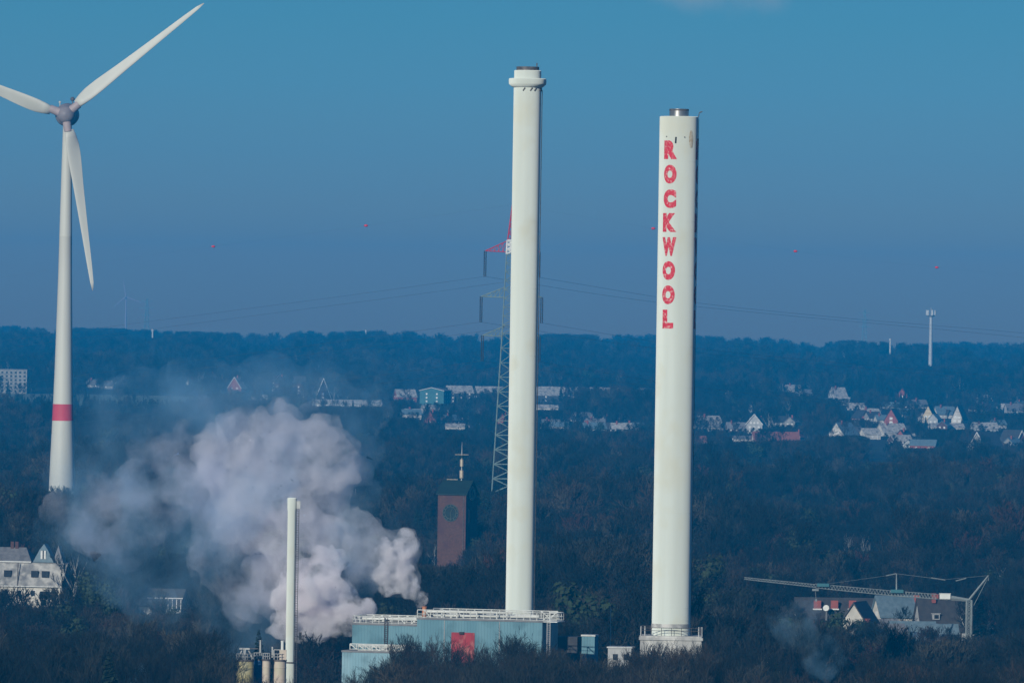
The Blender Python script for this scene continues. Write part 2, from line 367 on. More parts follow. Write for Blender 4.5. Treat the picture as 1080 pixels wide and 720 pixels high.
# ---------------------------------------------------------------- trees
def perp(d, rng):
    while True:
        q = Vector((rng.uniform(-1, 1), rng.uniform(-1, 1), rng.uniform(-1, 1)))
        q = q - d * q.dot(d)
        if q.length > 0.1: return q.normalized()
class TreeMesh:
    def __init__(s): s.wood = MB(); s.tw = MB()
    def blade(s, a, b, wd, rng):
        d = b - a
        if d.length < 1e-4: return
        q = perp(d.normalized(), rng) * (wd / 2)
        m_ = a.lerp(b, 0.55) + Vector((rng.uniform(-1, 1), rng.uniform(-1, 1), rng.uniform(0, 1))) * d.length * 0.07
        s.tw.add([a - q, a + q, m_ + q * 0.8, b, m_ - q * 0.8], [(0, 1, 2, 4), (4, 2, 3)])
def bare_tree(h, seed, limbs=7, sub=(5, 5, 5), spread=0.55, wid=0.05, trunk_frac=0.32, up=0.25, stem_r=0.016):
    """Leafless tree of height h: trunk and limbs as tapering tubes, twigs as fine blades."""
    rng = random.Random(seed); T = TreeMesh()
    p = Vector((0, 0, -0.6)); r = h * stem_r; pts = [p]
    n = 6; top = h * 0.72
    for i in range(n):
        p = p + Vector((rng.uniform(-.02, .02) * h, rng.uniform(-.02, .02) * h, (top + 0.6) / n)); pts.append(p)
    rad = [r * (1 - 0.82 * i / n) for i in range(n + 1)]
    for i in range(n): T.wood.bar(pts[i], pts[i + 1], rad[i], rad[i + 1], n=6)
    def on_trunk(f):
        z = f * n; i = min(int(z), n - 1); return pts[i].lerp(pts[i + 1], z - i), rad[i]
    def grow(p0, d, L, r0, lev):
        if lev == 3:
            T.blade(p0, p0 + d * L, wid * 1.2, rng)
        else:
            mid = p0 + d * L * 0.5
            d2 = (d + Vector((rng.uniform(-.2, .2), rng.uniform(-.2, .2), up))).normalized()
            end = mid + d2 * L * 0.5
            if lev <= 2 and r0 > wid * 0.5:
                T.wood.bar(p0, mid, r0, r0 * 0.7, n=4); T.wood.bar(mid, end, r0 * 0.7, r0 * 0.3, n=4)
            else:
                T.blade(p0, end, max(wid * 1.4, r0), rng)
            for k in range(sub[lev]):
                f = 0.3 + 0.7 * (k + rng.random()) / sub[lev]
                q = p0.lerp(mid, f * 2) if f < 0.5 else mid.lerp(end, f * 2 - 1)
                dd = (d2 + perp(d2, rng) * rng.uniform(0.45, 0.95) + Vector((0, 0, up * 0.7))).normalized()
                grow(q, dd, L * rng.uniform(0.42, 0.62), r0 * 0.45, lev + 1)
    for k in range(limbs):
        f = trunk_frac + (1 - trunk_frac) * (k + 0.5 * rng.random()) / limbs
        q, rr = on_trunk(min(f, 0.99))
        az = 2.399 * k + rng.uniform(-.4, .4)
        out = spread * rng.uniform(0.75, 1.25) * (1.15 - 0.55 * f)
        d = Vector((math.cos(az) * out, math.sin(az) * out, rng.uniform(0.45, 0.75))).normalized()
        grow(q, d, h * (0.50 - 0.22 * f) * rng.uniform(0.85, 1.15), rr * 0.55, 0)
    for k in range(4):
        q, rr = on_trunk(0.97)
        d = Vector((rng.uniform(-.4, .4), rng.uniform(-.4, .4), 1)).normalized()
        grow(q, d, h * 0.28, rr * 0.6, 0)
    return T
def conifer(h, seed, n=420, wid=0.25):
    rng = random.Random(seed); T = TreeMesh()
    T.wood.bar((0, 0, -0.6), (0, 0, h * 0.97), h * 0.014, 0.02, n=6)
    for k in range(n):
        f = (k + rng.random()) / n; z = h * (0.08 + 0.91 * f)
        L = h * 0.19 * (1 - f) ** 0.85 * rng.uniform(0.55, 1.15) + 0.15
        az = rng.uniform(0, 2 * math.pi); c, s_ = math.cos(az), math.sin(az)
        a = Vector((c * L * 0.1, s_ * L * 0.1, z)); b = Vector((c * L, s_ * L, z - L * rng.uniform(0.05, 0.4)))
        q = Vector((-s_, c, rng.uniform(-.4, .4))) * (wid + L * 0.22)
        m_ = a.lerp(b, 0.55) + Vector((0, 0, 0.12 * L))
        T.tw.add([a, m_ - q, b, m_ + q], [(0, 1, 2), (0, 2, 3)])
    return T
def leafy(h, seed, n=900):
    """Evergreen broadleaf: a short trunk, limbs and a loose cloud of leaf clumps."""
    rng = random.Random(seed); T = TreeMesh()
    T.wood.bar((0, 0, -0.5), (0, 0, h * 0.6), h * 0.02, h * 0.008, n=6)
    lobes = []
    for k in range(9):
        az = rng.uniform(0, 6.283); rr = h * rng.uniform(0.05, 0.24)
        c = Vector((math.cos(az) * rr, math.sin(az) * rr, h * rng.uniform(0.35, 0.84))); lobes.append((c, h * rng.uniform(0.1, 0.17)))
        T.wood.bar((0, 0, h * 0.3), c, h * 0.008, h * 0.003, n=4)
    for k in range(n):
        c, r = rng.choice(lobes); d = Vector((rng.gauss(0, 1), rng.gauss(0, 1), rng.gauss(0, 1))).normalized()
        p = c + d * r * rng.uniform(0.55, 1.08); q = perp(d, rng) * rng.uniform(0.12, 0.3); e = d.cross(q)
        T.tw.add([p - q, p - e, p + q + d * 0.1, p + e], [(0, 1, 2, 3)])
    return T

def tree_mesh(name, T, wood_m, tw_m):
    """One mesh holding a whole tree, for the far wood."""
    norm(T, {'bare_broad': 17, 'bare_round': 15, 'bare_upright': 19, 'thicket': 9, 'conifer': 18, 'russet': 15, 'leafy': 12, 'pale_trunked': 16}[name])
    vs = T.wood.v + T.tw.v; o = len(T.wood.v)
    fs = T.wood.f + [tuple(i + o for i in q) for q in T.tw.f]
    me = bpy.data.meshes.new(name); me.from_pydata(vs, [], fs); me.materials.append(wood_m); me.materials.append(tw_m)
    me.polygons.foreach_set('material_index', [0] * len(T.wood.f) + [1] * len(T.tw.f)); me.update()
    return me
def norm(T, h):
    f = h / max(v[2] for v in T.wood.v + T.tw.v)
    for mb in (T.wood, T.tw): mb.v = [(v[0] * f, v[1] * f, v[2] * f) for v in mb.v]
def part_mesh(name, mb, m):
    me = bpy.data.meshes.new(name); me.from_pydata(mb.v, [], mb.f); me.materials.append(m); me.update(); return me

# kinds for the wood as a whole (height 1 unit = real metres before scaling)
far_kinds = [tree_mesh('bare_broad', bare_tree(17, 11, 7, (5, 5, 4), 0.62, 0.10), M['bark'], M['twig']),
             tree_mesh('bare_round', bare_tree(15, 12, 8, (5, 5, 4), 0.72, 0.10, 0.25), M['bark'], M['twig']),
             tree_mesh('bare_upright', bare_tree(19, 13, 9, (5, 5, 4), 0.40, 0.10, 0.22, 0.45), M['bark'], M['twig']),
             tree_mesh('thicket', bare_tree(9, 14, 12, (5, 5, 4), 0.7, 0.09, 0.05, 0.4), M['bark'], M['twig']),
             tree_mesh('conifer', conifer(18, 15), M['bark'], M['needle']),
             tree_mesh('russet', bare_tree(15, 16, 9, (5, 5, 5), 0.6, 0.13, 0.2), M['bark'], M['twig_red']),
             tree_mesh('pale_trunked', bare_tree(16, 18, 6, (5, 5, 4), 0.45, 0.10, .2, .5, .02), M['birch'], M['twig']),
             tree_mesh('leafy', leafy(12, 17), M['bark'], M['ivy'])]

# screen areas of things that must not be buried: (px0, py0, px1, py1, distance, share of trees kept)
KEEP = []
EXCL = []        # (x, y, radius): footprints where no tree grows
def protect(x0, y0, x1, y1, D, keep=0.0): KEEP.append((x0, y0, x1, y1, D, keep))
# ================================================================ THINGS (their builders fill KEEP)

DP = 1650.0                      # the plant
PM = F / DP                      # pixels per metre there

# ---- wind turbine
def wind_turbine():
    D = 3350.0; k = F / D
    b = at(65, 521, D); base = Vector((b.x, D, gz(b.x, D)))
    T = Thing('wind_turbine', 'tall white three-bladed wind turbine with a red band round its tower', 'wind turbine', base)
    def z(py): return at(68, py, D).z - base.z
    prof_px = [(29.5, 572), (27.5, 521), (25.5, 485), (23.2, 455), (21.2, 426), (19.0, 390), (17.0, 345), (14.6, 290), (13.4, 250), (11.5, 190), (9.6, 140), (9.2, 128)]
    prof = [(wp / 2 / k, z(py)) for wp, py in prof_px]; prof[0] = (prof[0][0], -0.5)
    def rad(zz):
        for (r0, z0), (r1, z1) in zip(prof, prof[1:]):
            if z0 <= zz <= z1: return r0 + (r1 - r0) * (zz - z0) / (z1 - z0)
    z0, z1 = z(443.5), z(426)
    zj = z(249)
    low = [p for p in prof if p[1] < z0] + [(rad(z0), z0)]
    mid = [(rad(z1), z1)] + [p for p in prof if z1 < p[1] < zj] + [(rad(zj) + .12, zj)]
    upp = [(rad(zj), zj)] + [p for p in prof if p[1] > zj]
    tw = T.part('tower', MB().lathe(base, low, 48), M['white_smooth'], smooth=False); autosmooth(tw)
    autosmooth(T.part('tower_section', MB().lathe(base, mid, 48), M['white_smooth']))
    autosmooth(T.part('tower_section', MB().lathe(base, upp, 48), M['white_smooth']))
    autosmooth(T.part('red_band', MB().lathe(base, [(rad(z0) + .03, z0), (rad(z1) + .03, z1)], 48), M['band'], label='red band painted round the tower'))
    hub = at(70, 121.5, D)
    hc = Vector((hub.x, D - 5.5, hub.z))
    n = MB().lathe(Vector((hub.x, D - 3, hub.z)), [(3.9, 0), (4.5, 1.5), (4.6, 4), (4.1, 8), (2.8, 12), (1.0, 15), (.1, 15.6)], 32, axis=(0.1, 1, 0.03))
    nac = autosmooth(T.part('nacelle', n, M['hub']), 60)
    T.part('wind_vane', MB().bar(hub + Vector((2.2, 3, 3.8)), hub + Vector((2.2, 3, 6.6)), .25).ball(hub + Vector((2.2, 3, 6.4)), .9), M['darksteel'], nac)
    T.part('obstruction_lamp', MB().bar(hub + Vector((-2.6, 0, 3.4)), hub + Vector((-2.6, 0, 5.0)), .2).ball(hub + Vector((-2.6, 0, 5.0)), .5), M['white_smooth'], nac)
    h = MB().lathe(Vector((hub.x, D - 8.6, hub.z)), [(.05, 0), (1.5, .35), (2.7, 1.2), (3.45, 2.5), (3.75, 4.2), (3.8, 5.6)], 32, axis=(0.02, 1, 0))
    hubo = autosmooth(T.part('hub', h, M['hub']), 60)
    L = 187.0 / k
    for ang in (38.7, 158.2, 278.8):
        a = R(ang) + ROLL
        d = Vector((math.cos(a), 0, math.sin(a))); q = Vector((-math.sin(a), 0, math.cos(a)))   # q: leading side in the rotor plane
        yv = Vector((0, 1, 0))
        T.part('blade_root', MB().bar(hc + d * 2.4, hc + d * 6.6, 1.75, 1.55, n=20), M['hub_root'], hubo)
        vs = []; fs = []; N = 26; nst = 22
        for i in range(nst):
            u = i / (nst - 1); r = 6.0 + (L - 6.0) * u
            ch = np.interp(u, [0, .03, .10, .18, .35, .6, .85, .96, 1], [3.6, 4.6, 5.6, 5.3, 4.1, 2.9, 1.9, 1.25, .35])
            th = np.interp(u, [0, .05, .2, 1], [2.6, 2.1, 1.1, .16])
            tw_ = R(np.interp(u, [0, .2, 1], [30, 16, 3]))
            e = (q * math.cos(tw_) + yv * math.sin(tw_)); nn = (yv * math.cos(tw_) - q * math.sin(tw_))
            bend = -yv * 2.2 * u * u
            for j in range(N):
                t_ = 2 * math.pi * j / N; xx = math.cos(t_); yy = math.sin(t_)
                th2 = th * (0.55 - 0.45 * xx) if i > 1 else th
                p = hc + d * r + e * (ch * (xx * .5 + .17)) + nn * (yy * th2 * .5) + bend
                vs.append(p)
        for i in range(nst - 1):
            for j in range(N):
                j2 = (j + 1) % N; fs.append((i * N + j, i * N + j2, (i + 1) * N + j2, (i + 1) * N + j))
        fs.append(tuple(range(N - 1, -1, -1))); fs.append(tuple(range((nst - 1) * N, nst * N)))
        T.part('blade', MB().add(vs, fs), M['white_smooth'], smooth=True)
    protect(48, 300, 84, 512, D); protect(48, 512, 84, 522, D, .35)
wind_turbine()

def far_turbine(px, hub_py, base_py, blade_px, D, label, a0):
    p = at(px, hub_py, D); b = Vector((p.x, D, gz(p.x, D))); k = F / D
    T = Thing('wind_turbine', label, 'wind turbine', b)
    T.part('tower', MB().lathe(b, [(2.2, -.5), (1.2, p.z - b.z)], 16), M['hazy'])
    n = T.part('nacelle', MB().box(p + Vector((0, 3, 0)), (3, 9, 3)), M['hazy'])
    T.part('hub', MB().ball(p + Vector((0, -3, 0)), 1.8), M['hub'], n)
    for i in range(3):
        a = R(a0 + 120 * i); d = Vector((math.cos(a), 0, math.sin(a)))
        T.part('blade', MB().bar(p + Vector((0, -3, 0)), p + Vector((0, -3, 0)) + d * (blade_px / k), 1.5, .3, n=6), M['hazy'])
far_turbine(133, 313, 347, 19, 15500.0, 'tiny hazy white wind turbine on the horizon beside the big turbine', 100)

# ---- tall white chimney with a collar (left)
def plain_chimney():
    D = DP + 1.0
    b = at(547.6, 651, D); base = Vector((b.x, D, b.z - 1.2))
    T = Thing('industrial_chimney', 'taller plain white chimney with a collar near its top, rising from the blue factory roof', 'chimney', base)
    def z(py): return at(552, py, D).z - base.z
    r = 14.55 / PM
    zs = np.linspace(0, z(91), 9)
    for a, b_ in zip(zs[:-1], zs[1:]): pass
    prof = []
    for i, zz in enumerate(zs):
        if 0 < i < len(zs) - 1: prof += [(r, zz - .101), (r + .02, zz - .1), (r + .02, zz + .1), (r, zz + .101)]
        else: prof.append((r, zz))
    autosmooth(T.part('shaft', MB().lathe(base, prof, 64), M['white']))
    c = [(r + .02, z(92.5)), (r + .3, z(92)), (19.4 / PM, z(89.2)), (19.8 / PM, z(88.5)), (19.8 / PM, z(83.6)), (19.2 / PM, z(83.0)), (14.5 / PM, z(83.1))]
    autosmooth(T.part('collar', MB().lathe(base, c, 64), M['white']))
    autosmooth(T.part('top_section', MB().lathe(base, [(14.3 / PM, z(83.4)), (14.3 / PM, z(75)), (13.6 / PM, z(74.4))], 64), M['white']))
    fl = T.part('flue', MB().lathe(base, [(12.0 / PM, z(75)), (12.0 / PM, z(70.6)), (11.0 / PM, z(70.6)), (11.0 / PM, z(73))], 40), M['darksteel']); autosmooth(fl)
    tx = base + Vector((9.5 / PM, -2.0, z(70.6))); T.part('lightning_rod', MB().bar(tx, tx + Vector((0, 0, .7)), .12), M['darksteel'], fl)
    for zz in (z(93.5),):
        for k in range(5):
            m = MB(); a = -1.9 + 0.42 * k + (0.1 if k % 2 else 0); m.bar(base + Vector((math.cos(a) * (r + .04), math.sin(a) * (r + .04), zz - 0.5)), base + Vector((math.cos(a + .16) * (r + .04), math.sin(a + .16) * (r + .04), zz + .1)), .13)
            T.part('bracket', m, M['darksteel'])
    # climbing ladder up the shaded right side
    m = MB(); a = R(-8)
    for da in (-.07, .07):
        p = Vector((math.cos(a + da) * (r + .22), math.sin(a + da) * (r + .22), 0)); m.bar(base + p, base + p + Vector((0, 0, z(95))), .05, n=4)
    T.part('ladder', m, M['darksteel'])
plain_chimney()

# ---- lettered chimney (right)
def letters_mesh(base, ch, ang0, zc, hgt, wdt, r):
    cu = bpy.data.curves.new('letter', 'FONT'); cu.body = ch; cu.size = 1.0; cu.offset = 0.088; cu.resolution_u = 6
    ob = bpy.data.objects.new('tmp_letter', cu); col.objects.link(ob)
    bpy.context.view_layer.update()
    me = ob.evaluated_get(bpy.context.evaluated_depsgraph_get()).to_mesh()
    import bmesh
    bm = bmesh.new(); bm.from_mesh(me)
    ob.evaluated_get(bpy.context.evaluated_depsgraph_get()).to_mesh_clear()
    bpy.data.objects.remove(ob)
    x0 = min(v.co.x for v in bm.verts); x1 = max(v.co.x for v in bm.verts); y0 = min(v.co.y for v in bm.verts); y1 = max(v.co.y for v in bm.verts)
    for v in bm.verts:
        v.co.x = (v.co.x - (x0 + x1) / 2) / (x1 - x0) * wdt; v.co.y = (v.co.y - (y0 + y1) / 2) / (y1 - y0) * hgt; v.co.z = 0
    n = 16
    for i in range(1, n):
        xx = (-.5 + i / n) * wdt
        bmesh.ops.bisect_plane(bm, geom=bm.verts[:] + bm.edges[:] + bm.faces[:], plane_co=(xx, 0, 0), plane_no=(1, 0, 0))
    bm.verts.ensure_lookup_table()
    vs = []; fs = []
    for v in bm.verts:
        a = ang0 + v.co.x / r
        vs.append(base + Vector((math.sin(a) * (r + .03), -math.cos(a) * (r + .03), zc + v.co.y)))
    for f in bm.faces:
        idx = [v.index for v in f.verts]
        fs.append(tuple(idx))
    bm.free()
    return MB().add(vs, fs)
def worn_red():
    m = mat('worn_red_lettering', (0.60, 0.020, 0.040), (0.54, 0.022, 0.038), 0.5, 0.7)
    t = m.node_tree; b = t.nodes['Principled BSDF']; src = b.inputs['Base Color'].links[0].from_socket
    tc = t.nodes.new('ShaderNodeTexCoord'); n = t.nodes.new('ShaderNodeTexNoise'); n.inputs['Scale'].default_value = 2.2; n.inputs['Detail'].default_value = 6; n.inputs['Roughness'].default_value = 0.75
    mr = t.nodes.new('ShaderNodeMapRange'); mr.inputs[1].default_value = 0.53; mr.inputs[2].default_value = 0.70
    mx = t.nodes.new('ShaderNodeMix'); mx.data_type = 'RGBA'; mx.inputs[7].default_value = (0.74, 0.66, 0.60, 1)
    t.links.new(tc.outputs['Object'], n.inputs['Vector']); t.links.new(n.outputs[0], mr.inputs[0]); t.links.new(mr.outputs[0], mx.inputs[0])
    t.links.new(src, mx.inputs[6]); t.links.new(mx.outputs[2], b.inputs['Base Color'])
    return m
M['letters'] = worn_red()
def lettered_chimney():
    D = DP - 5
    k = F / D
    b = at(707.6, 669.5, D); base = Vector((b.x, D, b.z + 0.02))
    T = Thing('industrial_chimney', 'thicker white chimney with red ROCKWOOL lettering down its side, on a pale concrete base', 'chimney', base)
    def z(py): return at(712, py, D).z - base.z
    r = 20.35 / k
    prof = [(r, 0)]
    for py in (653, 640, 540, 455, 408, 365, 290, 233, 170):
        prof += [(r, z(py) - .081), (r + .02, z(py) - .08), (r + .02, z(py) + .08), (r, z(py) + .081)]
    prof = sorted(prof, key=lambda p: p[1]); prof += [(r, z(123.5)), (r - .15, z(123))]
    sh = autosmooth(T.part('shaft', MB().lathe(base, prof, 72), M['white']))
    fl = T.part('flue', MB().lathe(base, [(10.2 / k, z(124)), (10.2 / k, z(115)), (9.4 / k, z(115)), (9.4 / k, z(118))], 40), M['steel']); autosmooth(fl)
    T.part('flue_rim', MB().lathe(base, [(10.4 / k, z(117)), (10.4 / k, z(115.4)), (10.1 / k, z(115.2))], 40), M['darksteel'], fl)
    T.part('base_band', MB().lathe(base, [(r + .07, z(661.5)), (r + .07, z(657.2))], 72, cap=False), M['concrete'])
    ys = [158.5, 184.2, 210, 235, 260.3, 285.5, 311, 336.6]
    for s_ in range(2):
        for ch, py in zip('ROCKWOOL', ys):
            wd = {'W': 16.4, 'L': 12.6, 'R': 15.4, 'K': 16.0}.get(ch, 14.8) / k
            T.part('letter', letters_mesh(base, ch, R(-26.5) + s_ * R(110), z(py), 19.8 / k, wd, r), M['letters'], sh)
    def surf(px, py, out=.06):
        x = (px - (707.6 + (669.5 - py) * math.tan(ROLL))) / k; x = max(-r * .999, min(r * .999, x))
        a = math.asin(x / r); return base + Vector((math.sin(a) * (r + out), -math.cos(a) * (r + out), z(py)))
    T.part('vent', MB().bar(surf(712.6, 145), surf(712.2, 151.5), .16, n=4), M['black'], sh)
    T.part('vent', MB().bar(surf(735, 146), surf(734.9, 154.5), .3, n=4), M['black'], sh)
    T.part('bolt', MB().ball(surf(703, 144.6), .12), M['darksteel'], sh); T.part('bolt', MB().ball(surf(721.6, 145), .12), M['darksteel'], sh)
    vs = []; fs = []
    for i in range(13):                              # rust streak below the rim
        py = 138 + i * 1.5; ww = 2.0 * math.sin(math.pi * (i + 1.2) / 15) + .3
        vs += [surf(728.6 - ww - .1 * (i % 3), py, .035), surf(728.6, py, .037), surf(728.6 + ww * .8 + .12 * (i % 2), py, .035)]
    for i in range(12): fs += [(3 * i, 3 * i + 3, 3 * i + 4, 3 * i + 1), (3 * i + 1, 3 * i + 4, 3 * i + 5, 3 * i + 2)]
    M['rust'] = mat('rust_stain', (0.55, 0.42, 0.24), (0.70, 0.63, 0.50), 1.6, 0.8, detail=8)
    T.part('rust_stain', MB().add(vs, fs), M['rust'], sh)
    p = surf(736.5, 124, .0); T.part('antenna', MB().bar(p, p + Vector((.2, 0, 1.0)), .08).bar(p + Vector((.2, 0, 1.0)), p + Vector((.75, 0, 1.2)), .12), M['darksteel'], sh)
    # cable and ladder down the shaded side
    m = MB(); a = R(88)
    for da in (-.03, .03): m.bar(base + Vector((math.sin(a + da) * (r + .1), -math.cos(a + da) * (r + .1), 1)), base + Vector((math.sin(a + da) * (r + .1), -math.cos(a + da) * (r + .1), z(125))), .05, n=4)
    T.part('ladder', m, M['darksteel'], sh)
    # concrete base block with railing
    hw = 32.3 / k
    zt = base.z - .01
    g = gz(base.x, D)
    T.part('plinth', MB().box((base.x, D, (zt + g - .5) / 2), (hw * 2, hw * 1.7, zt - g + .5), R(-1.0)).box((base.x, D, zt - .55), (hw * 2 + .5, hw * 1.7 + .5, .5), R(-1.0)), M['concrete'])
    m = MB(); e = hw - .15; ey = hw * .85 - .15
    cs = [(-e, -ey), (e, -ey), (e, ey), (-e, ey)]
    for i in range(4):
        a_, b_ = Vector((*cs[i], 0)) + base, Vector((*cs[(i + 1) % 4], 0)) + base
        for hh in (1.0, 1.55): m.bar(a_ + Vector((0, 0, hh)), b_ + Vector((0, 0, hh)), .05, n=4)
        for j in range(6): q = a_.lerp(b_, j / 6); m.bar(q, q + Vector((0, 0, 1.6)), .05, n=4)
    T.part('railing', m, M['darksteel'])
    for sx in (-1, 1):
        for o_ in (-.35, -.95 if sx > 0 else -1.1):
            q = base + Vector((sx * (hw + o_ + .3), -ey + .1, -.2)); T.part('light_post', MB().bar(q, q + Vector((0, 0, 2.0)), .13, n=6), M['galv'])
    protect(672, 655, 742, 666, D); protect(690, 655, 724, 670, D, .4)
lettered_chimney()

# ---- blue factory
TH = R(-16)
def factory():
    D = 1640.0
    fl = at(440, 652, D); fr_w = 132 / (F / D) / math.cos(TH)
    ex = Vector((math.cos(TH), math.sin(TH), 0)); ey = Vector((-math.sin(TH), math.cos(TH), 0))
    root = Vector((fl.x, D, 0))
    T = Thing('factory_building', 'blue corrugated factory building with roof railings, a red panel and leafless trees before it', 'factory', root)
    Dd = 11.0
    def block(o2, W, L, zt, m, name):
        c = o2 + ex * W / 2 + ey * L / 2
        o = Thing.__dict__  # noqa
        mb = MB().box((0, 0, 0), (W, L, zt + .5))
        ob = link_mesh(name, mb.v, mb.f, m, T.o); ob.location = c - root + Vector((0, 0, (zt - .5) / 2)); ob.rotation_euler = (0, 0, TH)
        cp = MB().box((0, 0, 0), (W + .24, L + .24, .35)); cpo = link_mesh('roof', cp.v, cp.f, M['roofgrey'], ob); cpo.location = (0, 0, (zt + .5) / 2 + .05)
        return ob
    zt = fl.z
    block(root, fr_w, Dd, zt, M['bluemetal'], 'main_hall')
    ml = at(370, 658, D + 2); z2 = ml.z; mo = Vector((ml.x, D + 6, 0)); W2 = (fl.x - ml.x) / math.cos(TH) - .05
    mo = root - ex * (W2 + .02) + ey * .8
    block(mo, W2, 9, z2, M['bluemetal'], 'side_hall')
    ll = at(360.5, 687, D - 4); z3 = ll.z; W3 = 15.0
    lo_ = Vector((ll.x, 0, 0)); lo_.y = mo.y - 5.6 + (ll.x - mo.x) * math.tan(TH) * 0 ; 
    block(lo_, W3, 5.0, z3, M['bluepale'], 'low_hall')
    def rail(o2, pts, zt_, h=1.45, step=1.5, truss=0.0, m=M['railwhite'], nm='railing'):
        mb = MB(); W = [o2 + ex * a + ey * b + Vector((0, 0, zt_ + .2)) for a, b in pts]
        rng = random.Random(len(pts) + int(zt_ * 10))
        for a, b in zip(W, W[1:]):
            n = max(1, int((b - a).length / step))
            for hh in (.1, .75, h): mb.bar(a + Vector((0, 0, hh)), b + Vector((0, 0, hh)), .09 if hh == h else .055, n=4)
            for j in range(n + 1):
                q = a.lerp(b, j / n); mb.bar(q, q + Vector((0, 0, h)), .08, n=4)
                if truss and j < n and rng.random() < truss:
                    q2 = a.lerp(b, (j + 1) / n); s1 = rng.random() < .5
                    mb.bar(q + Vector((0, 0, .1 if s1 else h)), q2 + Vector((0, 0, h if s1 else .1)), .09, n=4)
        return T.part(nm, mb, m)
    rail(root, [(0, .15), (fr_w + 2.8, .15), (fr_w + 2.8, 5), (fr_w, 5)], zt, 1.5, 1.3, .25)
    rail(root, [(0, Dd - .15), (fr_w, Dd - .15)], zt, 1.5, 1.6, .6)
    rail(mo, [(.1, .15), (W2 - .1, .15)], z2, 1.35, 1.2, .35)
    rail(mo, [(.1, .15), (.1, 8.8), (W2, 8.8)], z2, 1.35, 1.5, .5)
    rail(lo_, [(3.2, .15), (W3 - .5, .15)], z3, 1.1, 1.3, .3)
    rail(lo_, [(.1, 4.8), (W3 - 3, 4.8)], z3, 1.1, 1.3, .3)
    # side platform on the right with its ladder
    def wp(o2, a, b, z): return o2 + ex * a + ey * b + Vector((0, 0, z))
    mb = MB(); c = wp(root, fr_w + 1.5, 2.6, zt + .02); mb.box(c, (2.9, 5.2, .16), TH)
    pf = T.part('platform', mb, M['railwhite'])
    mb = MB()
    for s_ in (0, .6):
        mb.bar(wp(root, fr_w + .9 + s_, .2, zt + 1.8), wp(root, fr_w + .9 + s_, .2, zt - 6.5), .08, n=4)
    for i in range(22): mb.bar(wp(root, fr_w + .9, .2, zt - 6.2 + i * .35), wp(root, fr_w + 1.5, .2, zt - 6.2 + i * .35), .04, n=4)
    T.part('ladder', mb, M['galv'])
    # pipework and vents along the roof
    rng = random.Random(5)
    mb = MB()
    mb.bar(wp(root, 1, 3, zt + 1.3), wp(root, fr_w - 7, 3.4, zt + 1.5), .22, n=8)
    mb.bar(wp(root, 2, 4.5, zt + .6), wp(root, fr_w - 2, 4.6, zt + .8), .3, n=8)
    for a in (4, 7, 11, 15, 17): mb.bar(wp(root, a, 3.2, zt), wp(root, a, 3.2, zt + 1.5), .14, n=6)
    T.part('roof_pipe', mb, M['railwhite'])
    mb = MB().bar(wp(mo, .8, 4, z2 + 1.0), wp(mo, W2 - 1, 4, z2 + 1.1), .22, n=8)
    T.part('roof_pipe', mb, M['railwhite'])
    for a, b, s_ in ((5.5, 6, 1.0), (9.5, 6.5, 1.2), (13, 6, .9)):
        T.part('roof_vent', MB().box(wp(root, a, b, zt + .2 + s_ / 2), (1.6, 1.4, s_), TH), M['galv'])
    # red panel with dark fitting
    x0 = 36.5 / (F / D) / math.cos(TH); pw = 24.5 / (F / D) / math.cos(TH); ph0, ph1 = at(477, 664, D).z - .35, at(477, 701, D).z
    pn = T.part('red_panel', MB().box(wp(root, x0 + pw / 2, -.06, (ph0 + ph1) / 2), (pw, .12, ph0 - ph1), TH), M['red_door'], label='weathered red panel on the blue wall')
    T.part('light', MB().box(wp(root, x0 + pw / 2 - .2, -.3, ph0 - .1), (.9, .4, .45), TH), M['black'], pn)
    # wall ladder on the side hall
    mb = MB(); a0 = 36.0 / (F / D)
    for s_ in (0, .62): mb.bar(wp(mo, a0 + s_, -.25, z2 + 1.5), wp(mo, a0 + s_, -.25, z2 - 6), .07, n=4)
    for i in range(19): mb.bar(wp(mo, a0, -.25, z2 - 5.8 + i * .38), wp(mo, a0 + .62, -.25, z2 - 5.8 + i * .38), .045, n=4)
    T.part('ladder', mb, M['darksteel'])
    # wall seams
    st = wp(root, .5, 3.0, zt)
    T.part('vent_stack', MB().lathe(st, [(.42, 0), (.42, 2.0), (.5, 2.1), (.5, 2.3), (.36, 2.3)], 20), M['orange'], label='rust orange vent stack that lets off steam')
    for a in (fr_w * .22, fr_w * .66):
        T.part('downpipe', MB().bar(wp(root, a, -.1, zt - .2), wp(root, a, -.1, 1), .07, n=5), M['galv'])
    protect(358, 640, 402, 694, D - 12); protect(402, 640, 442, 668, D - 12); protect(440, 640, 590, 653, D - 12); protect(476, 660, 502, 692, D - 12, .12)
    return st + Vector((0, 0, 2.3))
STEAM = factory()

